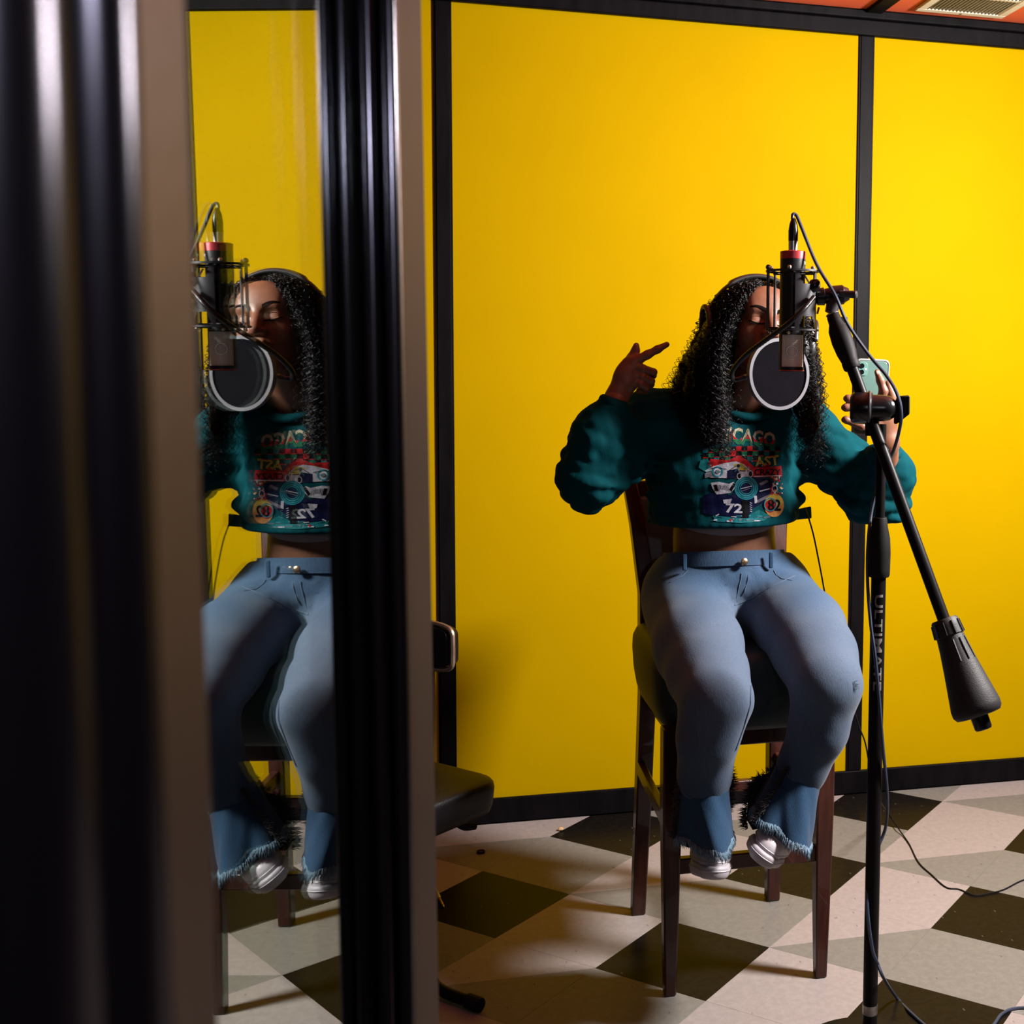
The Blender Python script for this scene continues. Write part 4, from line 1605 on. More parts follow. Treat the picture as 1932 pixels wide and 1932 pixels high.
# ------------------------------------------------ print on the chest
PM = {}
for nm, c, ex in (('cream', (0.62, 0.52, 0.36), 0), ('red', (0.55, 0.015, 0.02), 0), ('green', (0.01, 0.16, 0.07), 0), ('white', (0.66, 0.64, 0.72), 0), ('cyan', (0.03, 0.30, 0.38), 0),
                  ('navy', (0.006, 0.010, 0.075), 0), ('black', (0.006, 0.005, 0.008), 0), ('yellow', (0.62, 0.48, 0.06), 0), ('orange', (0.70, 0.30, 0.08), 0), ('teal', (0.01, 0.17, 0.19), 0), ('grey', (0.20, 0.19, 0.24), 0)):
    PM[nm] = mat('print_' + nm, tuple((0.5 if nm not in ('navy', 'black') else 0.3) * q for q in c), 0.6, spec=0.06, noise=0.3, nscale=160)
PN = list(PM)
pr_b = MB()
pr_n = [0]


def on_chest(px, py, off):
    o_ = at(px, py, -0.30)
    d_ = Vector(o_ - CAM).normalized()
    r_ = swb.ray_cast(Vector(o_) - d_ * 0.1, d_)
    p = np.array(r_[0]) if r_[0] is not None else at(px, py, -0.09)
    return p - np.array(d_) * off


def pfill(pts, c, lvl):
    """flat patch of ink; pts in picture positions on the garment, resolved on the cloth"""
    pr_b.m = PN.index(c)
    bm = bmesh.new()
    vs = [bm.verts.new((x, y, 0)) for x, y in pts]
    try:
        f_ = bm.faces.new(vs)
    except ValueError:
        bm.free()
        return
    bmesh.ops.triangulate(bm, faces=bm.faces[:])
    for _ in range(3):
        long = [e for e in bm.edges if e.calc_length() > 9]
        if not long:
            break
        bmesh.ops.subdivide_edges(bm, edges=long, cuts=1)
        bmesh.ops.triangulate(bm, faces=bm.faces[:])
    bm.verts.index_update()
    V_ = [on_chest(v.co.x, v.co.y, 0.0012 + 0.00035 * lvl) for v in bm.verts]
    F_ = [tuple(v.index for v in f.verts) for f in bm.faces]
    pr_b.add(V_, F_)
    bm.free()


def circ(cx, cy, rx, ry=None, n=24, a0=0, a1=2 * PI):
    ry = ry or rx
    return [(cx + rx * math.cos(a0 + (a1 - a0) * k / n), cy + ry * math.sin(a0 + (a1 - a0) * k / n)) for k in range(n)]


def pline(pts, w_, c, lvl):
    for (x0_, y0_), (x1_, y1_) in zip(pts[:-1], pts[1:]):
        dx, dy = x1_ - x0_, y1_ - y0_
        L_ = math.hypot(dx, dy) + 1e-6
        nx_, ny_ = -dy / L_ * w_ / 2, dx / L_ * w_ / 2
        pfill([(x0_ + nx_, y0_ + ny_), (x1_ + nx_, y1_ + ny_), (x1_ - nx_, y1_ - ny_), (x0_ - nx_, y0_ - ny_)], c, lvl)


def pring(cx, cy, r_, w_, c, lvl, sy=1.0):
    n = 28
    a_ = [(cx + r_ * math.cos(2 * PI * k / n), cy + r_ * sy * math.sin(2 * PI * k / n)) for k in range(n + 1)]
    pline(a_, w_, c, lvl)


def ptext(s_, cx, cy, w_, h_, c, lvl, rot=0.0, arch=0.0, split=None):
    me = text_mesh(s_, 1.0, bold=0.03, res=2)
    co = np.array([v.co[:] for v in me.vertices])[:, :2]
    lo_, hi_ = co.min(0), co.max(0)
    co = (co - (lo_ + hi_) / 2) / (hi_ - lo_)
    for part in ((0, 1), (1, 0)) if split else ((0, 0),):
        pass
    x_ = co[:, 0] * w_
    y_ = -co[:, 1] * h_ + arch * (co[:, 0] * 2) ** 2
    X_ = cx + x_ * math.cos(rot) - y_ * math.sin(rot)
    Y_ = cy + x_ * math.sin(rot) + y_ * math.cos(rot)
    V_ = [on_chest(a, b_, 0.0012 + 0.00035 * lvl) for a, b_ in zip(X_, Y_)]
    fs = [tuple(p.vertices) for p in me.polygons]
    for f_ in fs:
        yy = np.mean([co[i, 1] for i in f_])
        pr_b.m = PN.index(c if not split or yy > -0.08 else (split[0] if yy > -0.3 else split[1]))
        pr_b.add([V_[i] for i in f_], [tuple(range(len(f_)))])
    bpy.data.meshes.remove(me)


rnd = random.Random(4)
# lettering
ptext('CHICAGO', 1399, 824, 132, 31, 'green', 0, 0.10, 3.0)
ptext('CHICAGO', 1399, 821, 128, 27, 'cream', 1, 0.10, 3.0, split=('red', 'green'))
# chequered band
for r in range(3):
    for c_ in range(14):
        x_, y_ = 1326 + c_ * 10.5, 843 + r * 9.5 - 1.2 * c_ * 0.15 + 0.16 * (7 - c_) ** 2 * 0.3
        if r == 2 and c_ > 10:
            continue
        col = 'black' if (r + c_) % 2 else rnd.choice(['green', 'teal', 'green', 'red'])
        pfill([(x_, y_), (x_ + 10, y_), (x_ + 10, y_ + 9), (x_, y_ + 9)], col, 0)
        if (r + c_) % 2:
            pline([(x_, y_ + 9), (x_ + 10, y_ + 9)], 1.6, 'red', 2)
# red blast and small second line
pfill([(1340, 866), (1372, 868), (1394, 860), (1410, 868), (1425, 884), (1418, 897), (1380, 892), (1335, 880)], 'red', 1)
ptext('AST', 1447, 870, 46, 19, 'yellow', 2, -0.10, 0, split=('yellow', 'red'))
ptext('CRAZY', 1448, 891, 50, 12, 'black', 3)
pfill([(1420, 882), (1474, 879), (1476, 899), (1420, 901)], 'red', 1)
pline([(1422, 899), (1474, 897)], 1.5, 'white', 4)
# upper car: white body, yellow nose
pfill([(1330, 888), (1345, 880), (1366, 874), (1388, 870), (1404, 876), (1416, 888), (1412, 900), (1396, 903), (1340, 901)], 'white', 2)
pfill([(1384, 876), (1400, 874), (1412, 886), (1398, 889)], 'yellow', 3)
pfill(circ(1393, 879, 3.2), 'navy', 4)
pfill([(1372, 888), (1392, 884), (1398, 902), (1372, 903)], 'navy', 3)
pfill(circ(1395, 898, 5, 7), 'black', 4)
pring(1395, 898, 4.2, 1.4, 'white', 5, 1.3)
pfill(circ(1416, 894, 5, 8), 'black', 3)
pring(1416, 894, 4, 1.2, 'white', 4, 1.5)
pring(1354, 890, 9, 3, 'cyan', 4)
pfill(circ(1354, 890, 4), 'grey', 5)
pfill([(1330, 893), (1347, 886), (1347, 898), (1330, 902)], 'grey', 3)
for k in range(9):
    x_ = 1332 + k * 9
    pline([(x_, 886 + rnd.uniform(-4, 6)), (x_ + 12, 884 + rnd.uniform(-6, 6))], 1.1, rnd.choice(['white', 'cyan', 'black']), 6)
pfill([(1322, 868), (1336, 866), (1344, 880), (1330, 890), (1318, 882)], 'teal', 1)
# lower car
pfill([(1326, 936), (1340, 930), (1380, 934), (1392, 922), (1420, 900), (1452, 904), (1466, 920), (1468, 938), (1444, 946), (1420, 960), (1412, 976), (1346, 972), (1326, 968)], 'navy', 2)
pfill([(1341, 911), (1356, 909), (1376, 913), (1384, 909), (1390, 918), (1378, 930), (1352, 933), (1344, 921)], 'white', 3)
pfill([(1346, 915), (1352, 914), (1356, 927), (1350, 926)], 'black', 4)
pfill([(1376, 924), (1384, 911), (1388, 914), (1380, 928)], 'black', 4)
for k in range(7):
    pline([(1354 + 3 * k, 914 + rnd.uniform(0, 3)), (1357 + 3 * k, 926 - rnd.uniform(0, 4))], 1.0, rnd.choice(['black', 'grey']), 5)
for r_, w_ in ((21, 2.4), (18, 2.2), (14.5, 2.6), (11, 1.4)):
    pring(1408, 921, r_, w_, 'cyan', 4)
pfill(circ(1408, 921, 10), 'navy', 3)
pline([(1398, 922), (1419, 917)], 1.6, 'white', 5)
pline([(1398, 927), (1416, 921)], 1.2, 'grey', 5)
pfill([(1432, 912), (1446, 905), (1450, 909), (1436, 916)], 'grey', 4)
pline([(1433, 927), (1452, 922)], 2.0, 'white', 4)
pring(1462, 922, 4.5, 1.6, 'white', 4, 1.4)
pfill([(1428, 944), (1452, 932), (1454, 936), (1430, 949)], 'grey', 3)
pfill([(1364, 943), (1381, 941), (1378, 950), (1366, 950)], 'white', 4)
ptext('72', 1385, 959, 32, 18, 'white', 4, 0.05)
pfill([(1399, 944), (1413, 944), (1413, 977), (1400, 978)], 'black', 4)
for k in range(5):
    pline([(1415, 948 + 4 * k), (1419, 950 + 4 * k)], 1.2, 'white', 5)
pfill([(1423, 936), (1428, 935), (1429, 948), (1424, 950)], 'white', 4)
# red spatter and sparks on the right
for k in range(42):
    x_, y_ = 1458 + rnd.uniform(-4, 20), 905 + rnd.uniform(-8, 28)
    pfill(circ(x_, y_, rnd.uniform(0.8, 2.6), n=7), rnd.choice(['red', 'red', 'red', 'white', 'orange']), 3)
for k in range(40):
    x_, y_ = rnd.uniform(1330, 1478), rnd.uniform(838, 900)
    pfill(circ(x_, y_, rnd.uniform(0.5, 1.3), n=6), rnd.choice(['white', 'cyan', 'cream', 'teal']), 7)
# round 82 badge
pfill(circ(1460.5, 953, 18.5, 22.5, 32), 'orange', 3)
pfill(circ(1460.5, 945, 15, 12, 24), 'yellow', 4)
pfill(circ(1453.5, 955, 10.5, 12, 24), 'red', 5)
pring(1453.5, 952, 11, 1.8, 'cyan', 7, 1.1)
ptext('82', 1461, 953, 25, 22, 'black', 6)
# ground sweep
pfill([(1345, 973), (1400, 977), (1432, 962), (1456, 974), (1440, 983), (1400, 987), (1350, 984)], 'teal', 1)
for k in range(26):
    x_, y_ = rnd.uniform(1345, 1448), rnd.uniform(973, 985)
    pline([(x_, y_), (x_ + rnd.uniform(5, 14), y_ - rnd.uniform(-1, 4))], rnd.uniform(1, 2.2), rnd.choice(['cyan', 'teal', 'white', 'grey', 'teal']), 4)
pfill(circ(1379, 981, 2.2, n=8), 'red', 6)
po = pr_b.build('chest_print', [PM[n] for n in PN], sweat, smooth=False)
# ------------------------------------------------ collar
band('collar', at(1398, 764, 0.005), (0.06, -0.40, 1), 0.074, 0.068, 0.010, 0.006, TEAL, sweat, 90, 1)


# ------------------------------------------------ jeans
def denim(name, light, dark, zlo, zhi, waist=None):
    mt = bpy.data.materials.new(name)
    mt.use_nodes = True
    nt = mt.node_tree
    b = nt.nodes['Principled BSDF']
    b.inputs['Roughness'].default_value = 0.82
    b.inputs['Specular IOR Level'].default_value = 0.2
    b.inputs['Sheen Weight'].default_value = 0.1
    g = _n(nt, 'ShaderNodeNewGeometry')
    sp = _n(nt, 'ShaderNodeSeparateXYZ')
    nt.links.new(g.outputs['Position'], sp.inputs[0])
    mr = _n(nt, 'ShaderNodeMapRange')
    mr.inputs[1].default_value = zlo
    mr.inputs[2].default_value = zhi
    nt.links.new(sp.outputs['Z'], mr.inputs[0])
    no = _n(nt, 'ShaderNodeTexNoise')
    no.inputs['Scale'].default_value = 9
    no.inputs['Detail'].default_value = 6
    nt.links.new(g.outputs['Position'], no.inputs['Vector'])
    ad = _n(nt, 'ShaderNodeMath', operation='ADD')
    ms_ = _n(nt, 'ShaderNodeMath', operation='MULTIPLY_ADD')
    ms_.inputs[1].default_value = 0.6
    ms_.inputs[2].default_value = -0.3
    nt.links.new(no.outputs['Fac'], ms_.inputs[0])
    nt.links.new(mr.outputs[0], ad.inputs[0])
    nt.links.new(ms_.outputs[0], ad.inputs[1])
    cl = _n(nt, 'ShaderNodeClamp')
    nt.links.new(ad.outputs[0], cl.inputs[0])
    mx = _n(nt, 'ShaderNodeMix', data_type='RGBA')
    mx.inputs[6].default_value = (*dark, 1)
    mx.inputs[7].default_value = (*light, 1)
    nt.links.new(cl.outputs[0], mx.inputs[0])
    if waist:
        mw = _n(nt, 'ShaderNodeMapRange')
        mw.inputs[1].default_value = 0.865
        mw.inputs[2].default_value = 0.925
        nt.links.new(sp.outputs['Z'], mw.inputs[0])
        mxw = _n(nt, 'ShaderNodeMix', data_type='RGBA')
        mxw.inputs[7].default_value = (*waist, 1)
        nt.links.new(mw.outputs[0], mxw.inputs[0])
        nt.links.new(mx.outputs[2], mxw.inputs[6])
        mx = mxw
    # twill grain
    mp_ = _n(nt, 'ShaderNodeMapping')
    mp_.inputs['Scale'].default_value = (520, 520, 40)
    n2 = _n(nt, 'ShaderNodeTexNoise')
    n2.inputs['Scale'].default_value = 1.0
    n2.inputs['Detail'].default_value = 2
    nt.links.new(g.outputs['Position'], mp_.inputs[0])
    nt.links.new(mp_.outputs[0], n2.inputs['Vector'])
    m2 = _n(nt, 'ShaderNodeMix', data_type='RGBA', blend_type='MULTIPLY')
    m2.inputs[0].default_value = 0.55
    nt.links.new(mx.outputs[2], m2.inputs[6])
    nt.links.new(n2.outputs['Fac'], m2.inputs[7])
    nt.links.new(m2.outputs[2], b.inputs['Base Color'])
    bp = _n(nt, 'ShaderNodeBump')
    bp.inputs['Strength'].default_value = 0.35
    bp.inputs['Distance'].default_value = 0.0012
    nt.links.new(n2.outputs['Fac'], bp.inputs['Height'])
    nt.links.new(bp.outputs[0], b.inputs['Normal'])
    return mt


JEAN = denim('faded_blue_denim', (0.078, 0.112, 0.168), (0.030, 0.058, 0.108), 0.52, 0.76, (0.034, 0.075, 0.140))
FLARE = denim('deep_blue_denim', (0.010, 0.042, 0.095), (0.016, 0.060, 0.125), 0.30, 0.55)
HIP_R, MID_R, KN_R = at(1292, 1138, 0.05), at(1318, 1222, -0.15), at(1352, 1318, -0.36)
HIP_L, MID_L, KN_L = at(1453, 1122, 0.05), at(1513, 1192, -0.15), at(1560, 1287, -0.35)
C1_R, C2_R, AN_R = at(1335, 1395, -0.355), at(1329, 1465, -0.325), at(1330, 1570, -0.285)
C1_L, C2_L, AN_L = at(1545, 1372, -0.335), at(1514, 1448, -0.305), at(1472, 1548, -0.275)
s = SDF((0.02, -0.48, 0.40), (0.68, 0.28, 1.06), 0.0052)
s.ell(at(1368, 1100, 0.08), (0.190, 0.128, 0.100), 0.03)
s.chain([at(1366, 1020, 0.06), at(1368, 1075, 0.065)], [0.140, 0.172], 0.03, fl=((0, 1, 0), 0.80))
s.chain([HIP_R, MID_R, at(1336, 1272, -0.262), KN_R], [0.104, 0.096, 0.084, 0.067], 0.035)
s.chain([HIP_L, MID_L, at(1542, 1240, -0.258), KN_L], [0.104, 0.096, 0.085, 0.067], 0.035)
s.chain([KN_R, C1_R, C2_R, at(1329, 1490, -0.318)], [0.066, 0.055, 0.047, 0.043], 0.05)
s.chain([KN_L, C1_L, C2_L, at(1505, 1470, -0.297)], [0.066, 0.056, 0.046, 0.042], 0.05)
wj1, wj2 = wob(21, 0.12), wob(22, 0.045)
KB_R, KB_L = KN_R + np.array([0.03, 0.05, -0.03]), KN_L + np.array([-0.03, 0.05, -0.03])


def jfold(P):
    f = 0.0008 * wj1(P)
    for c, a_, w_ in ((at(1390, 1130, -0.02), 0.0060, 0.07), (KB_R, 0.003, 0.05), (KB_L, 0.003, 0.05), (at(1470, 1090, 0.0), 0.005, 0.06), (KN_R, 0.0010, 0.05), (KN_L, 0.0010, 0.05)):
        g_ = np.exp(-((P - c.astype(np.float32)) ** 2).sum(-1) / w_ ** 2)
        f = f + a_ * g_ * (0.8 - np.abs(wj2(P)) * 1.4)
    return (f + 0.0002 * wj2(P)).astype(np.float32)


s.disp(jfold)
# waist opening: dips a little at the front
wz = float(at(1366, 1040, -0.04)[2])
s.plane((0.33, -0.05, wz - 0.004), (0.0, 0.16, 1), 0.004)
V, F = s.mesh()
jbv = BVHTree.FromPolygons(V.tolist(), F.tolist())
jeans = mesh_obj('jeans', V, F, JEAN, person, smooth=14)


def on_jeans(px, py, off=0.002):
    o_ = at(px, py, -0.65)
    d_ = Vector(o_ - CAM).normalized()
    r_ = jbv.ray_cast(Vector(o_), d_)
    p = np.array(r_[0]) if r_[0] is not None else at(px, py, -0.05)
    return p - np.array(d_) * off


DSEAM = mat('denim_seam_thread', (0.045, 0.075, 0.125), 0.8, noise=0.3, nscale=200)


def seam(name, pts, r_, m_, n=10):
    P_ = []
    for (x0_, y0_), (x1_, y1_) in zip(pts[:-1], pts[1:]):
        for t in np.linspace(0, 1, n, endpoint=False):
            P_.append(on_jeans(x0_ + (x1_ - x0_) * t, y0_ + (y1_ - y0_) * t, 0.0004))
    P_.append(on_jeans(*pts[-1], 0.0004))
    b = MB()
    run, best = [P_[0]], []
    for p in P_[1:]:
        if np.linalg.norm(p - run[-1]) > 0.016:
            best = max(best, run, key=len)
            run = []
        run.append(p)
    b.tube(max(best, run, key=len), r_, 6)
    return b.build(name, m_, jeans)


# waistband following the cut
b = MB()
rings = []
wc = np.array(at(1366, 1040, 0.06))
for k in range(72):
    q = 2 * PI * k / 72
    x_, y_ = wc[0] + 0.146 * math.cos(q), wc[1] + 0.118 * math.sin(q)
    zt_ = wz - 0.004 - 0.16 * (y_ + 0.05)
    rr = [(-0.002, 0.006), (0.0015, 0.0065), (0.0035, 0.0), (0.0065, -0.020), (0.0075, -0.028), (-0.004, -0.031)]
    rings.append([(wc[0] + (0.146 + o_) * math.cos(q), wc[1] + (0.118 + o_) * math.sin(q), zt_ + z_) for o_, z_ in rr])
b.ring_loft(rings, closed=True)
b.build('waistband', JEAN, jeans, sharp=70)
for px_b, py_b in ((1455, 1056), (1292, 1060)):
    p = on_jeans(px_b, py_b + 22, 0.006) + np.array([0, 0.002, 0.022])
    b = MB()
    b.box(p + np.array([0, 0, 0.004]), (0.010, 0.005, 0.038))
    b.build('belt_loop', FLARE, jeans, bevel=0.002)
b = MB()
p = at(1404, 1060, -0.072)
b.lathe(p, (0.1, -1, 0.1), [(0, 0.0085), (0.003, 0.0085), (0.0045, 0.006), (0.005, 0.002)], 18)
b.build('button', mat('copper_button', (0.50, 0.34, 0.20), 0.3, metal=1.0, noise=0.1), jeans)
seam('fly_seam', [(1399, 1082), (1398, 1092), (1392, 1118), (1386, 1142)], 0.0014, DSEAM)
seam('fly_seam', [(1412, 1084), (1411, 1095), (1404, 1118), (1390, 1136)], 0.0010, DSEAM)
seam('pocket_seam', [(1460, 1076), (1464, 1084), (1475, 1092), (1495, 1095)], 0.0012, DSEAM)
seam('pocket_seam', [(1298, 1076), (1288, 1086), (1265, 1098)], 0.0012, DSEAM)
seam('crotch_seam', [(1386, 1142), (1420, 1128), (1460, 1104), (1500, 1086)], 0.0016, DSEAM)
seam('inseam', [(1384, 1148), (1408, 1210), (1417, 1270), (1416, 1330), (1404, 1370), (1388, 1415)], 0.0018, DSEAM)
# rip at the knee
b = MB()
rnd = random.Random(8)
for k in range(26):
    p = on_jeans(1612 + rnd.uniform(-3, 4), 1292 + rnd.uniform(-8, 10), 0.0002)
    b.tube([p, p + np.array([0.006 + rnd.uniform(0, 0.004), -0.002, rnd.uniform(-0.004, 0.004)])], [0.0006, 0.0002], 3)
b.build('frayed_knee', mat('pale_cotton_thread', (0.22, 0.28, 0.34), 0.8, noise=0.3), jeans)


# flared lower legs with frayed hems and an open frayed slit
FRAY = mat('frayed_denim_thread', (0.13, 0.215, 0.290), 0.85, noise=0.5, nscale=120)
FRAYD = mat('shaded_frayed_thread', (0.030, 0.028, 0.030), 0.85, noise=0.5, nscale=120)  # slit threads as on the shadow side, the shade put into their colour


def flare(top, bot, rt, rb, slit, seed, tilt):
    """open ring cone: slit=(angle, half width at hem)"""
    rs = random.Random(seed)
    top, bot = np.array(top), np.array(bot)
    ax_ = nv(bot - top)
    x_ = nv(np.array([1, 0, 0]) - ax_ * ax_[0])
    y_ = np.cross(ax_, x_)
    rows, n = 26, 60
    ph = [rs.uniform(0, 6) for _ in range(4)]
    grid = []
    for r in range(rows + 1):
        t = r / rows
        half = 0.05 + slit[1] * max(0.0, t - 0.05) ** 0.8
        row = []
        for k in range(n + 1):
            q = slit[0] + half + (2 * PI - 2 * half) * k / n
            rx = rt[0] + (rb[0] - rt[0]) * t ** 1.25
            ry = rt[1] + (rb[1] - rt[1]) * t ** 1.25
            w_ = 1 + 0.10 * t * math.sin(3 * q + ph[0]) + 0.06 * t * math.sin(5 * q + ph[1] + 2 * t) + 0.015 * math.sin(9 * q + 8 * t + ph[2])
            p = top + (bot - top) * t + x_ * math.cos(q) * rx * w_ + y_ * math.sin(q) * ry * w_
            p = p + ax_ * (t * tilt * math.cos(q - 0.2) * 0.5 + 0.004 * t * math.sin(7 * q + ph[3]))
            row.append(p)
        grid.append(row)
    b = MB()
    for row in grid:
        b.v += [tuple(p) for p in row]
    for r in range(rows):
        for k in range(n):
            a_ = r * (n + 1) + k
            b.f.append((a_, a_ + 1, a_ + n + 2, a_ + n + 1))
            b.mi.append(0)
    o = b.build('flared_leg', FLARE, jeans, sharp=80)
    so = o.modifiers.new('thick', 'SOLIDIFY')
    so.thickness = 0.003
    # hem threads
    h_ = MB()
    cen = bot
    for k in range(900):
        u = rs.uniform(0, n - 0.001)
        i = int(u)
        p = grid[-1][i] * (1 - u + i) + grid[-1][i + 1] * (u - i)
        p0 = grid[-2][i] * (1 - u + i) + grid[-2][i + 1] * (u - i)
        dn = nv(p - p0)
        out = nv(p - cen)
        L_ = rs.uniform(0.009, 0.021)
        st = p - dn * rs.uniform(0.0, 0.006) + out * 0.0008
        jit = np.array([rs.uniform(-1, 1), rs.uniform(-1, 1), rs.uniform(-1, 1)]) * 0.0035
        h_.tube([st, st + dn * L_ * 0.5 + out * 0.0018 + jit * 0.4, st + dn * L_ + out * 0.001 + jit], [0.0009, 0.0008, 0.0003], 3)
    ho = h_.build('frayed_hem', FRAY, o, sharp=180)
    # slit threads
    h_ = MB()
    for side in (0, n):
        sg = -1 if side == 0 else 1
        for k in range(330):
            u = rs.uniform(1, rows - 0.001)
            i = int(u)
            p = grid[i][side] * (1 - u + i) + grid[i + 1][side] * (u - i)
            q_ = grid[i][side - sg] if side else grid[i][1]
            ed = nv(p - (grid[i][1] if side == 0 else grid[i][n - 1]))
            out = nv(p - (top + (bot - top) * u / rows))
            L_ = rs.uniform(0.006, 0.014)
            jit = np.array([rs.uniform(-1, 1), rs.uniform(-1, 1), rs.uniform(-1, 1)]) * 0.004
            st = p - ed * 0.003 + out * 0.001
            h_.tube([st, st + ed * L_ * 0.5 + out * 0.003 + jit * 0.5, st + ed * L_ + out * 0.003 + jit], [0.0010, 0.0008, 0.0003], 3)
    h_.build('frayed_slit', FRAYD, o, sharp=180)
    return o


flare(at(1330, 1462, -0.322), at(1329, 1568, -0.312), (0.052, 0.052), (0.062, 0.098), (math.radians(205), 0.22), 5, 0.010)
flare(at(1512, 1440, -0.300), at(1474, 1558, -0.300), (0.050, 0.050), (0.068, 0.100), (math.radians(222), 0.40), 6, 0.034)


def fray_line(pts, Y, out, m_, cnt, seed, L0=0.016):
    """ragged threads along a torn denim edge"""
    rs_ = random.Random(seed)
    P_ = [at(x, y, Y) for x, y in pts]
    P_ = spline(P_, 10)
    o_ = nv(out)
    h_ = MB()
    for k in range(cnt):
        u = rs_.uniform(0, len(P_) - 1.001)
        i = int(u)
        p = P_[i] * (1 - u + i) + P_[i + 1] * (u - i)
        j_ = np.array([rs_.uniform(-1, 1) for _ in range(3)]) * 0.005
        L_ = rs_.uniform(0.4, 1.0) * L0
        st = p + j_ * 0.4
        h_.tube([st, st + o_ * L_ * 0.5 + j_ * 0.5, st + o_ * L_ + j_ * 1.2], [0.0012, 0.0009, 0.0003], 3)
    return h_.build('frayed_edge', m_, jeans, sharp=180)


# the torn back panels of the flares, seen past the slits
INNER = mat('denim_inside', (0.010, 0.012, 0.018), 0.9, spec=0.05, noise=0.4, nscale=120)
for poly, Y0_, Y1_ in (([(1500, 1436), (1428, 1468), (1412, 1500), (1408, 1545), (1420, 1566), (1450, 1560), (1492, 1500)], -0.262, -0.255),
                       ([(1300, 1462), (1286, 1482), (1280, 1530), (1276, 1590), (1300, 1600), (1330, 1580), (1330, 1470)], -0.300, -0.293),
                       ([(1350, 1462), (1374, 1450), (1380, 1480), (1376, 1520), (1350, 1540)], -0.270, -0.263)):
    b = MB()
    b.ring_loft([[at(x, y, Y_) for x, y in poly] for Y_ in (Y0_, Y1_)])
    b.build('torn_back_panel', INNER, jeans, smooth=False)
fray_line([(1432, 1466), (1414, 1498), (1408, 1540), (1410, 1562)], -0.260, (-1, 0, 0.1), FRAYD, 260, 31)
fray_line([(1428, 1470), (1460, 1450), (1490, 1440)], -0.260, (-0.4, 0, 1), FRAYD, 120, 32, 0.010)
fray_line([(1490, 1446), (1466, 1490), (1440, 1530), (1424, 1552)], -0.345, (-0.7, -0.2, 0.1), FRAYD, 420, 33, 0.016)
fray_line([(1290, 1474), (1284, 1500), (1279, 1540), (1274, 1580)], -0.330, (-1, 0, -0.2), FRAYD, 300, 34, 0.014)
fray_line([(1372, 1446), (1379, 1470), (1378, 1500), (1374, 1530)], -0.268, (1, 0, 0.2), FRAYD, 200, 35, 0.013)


# ------------------------------------------------ sneakers
SHOEW = mat('white_shoe_leather', (0.42, 0.385, 0.41), 0.42, noise=0.06, nscale=30, bump=0.15, bscale=250)
SHOES = mat('white_shoe_sole', (0.33, 0.30, 0.325), 0.5, noise=0.08, nscale=40)
SHOEG = mat('shadow_grey_hole', (0.17, 0.15, 0.17), 0.6, noise=0.1)  # grey dots for the vent holes, shade inside them put into the colour


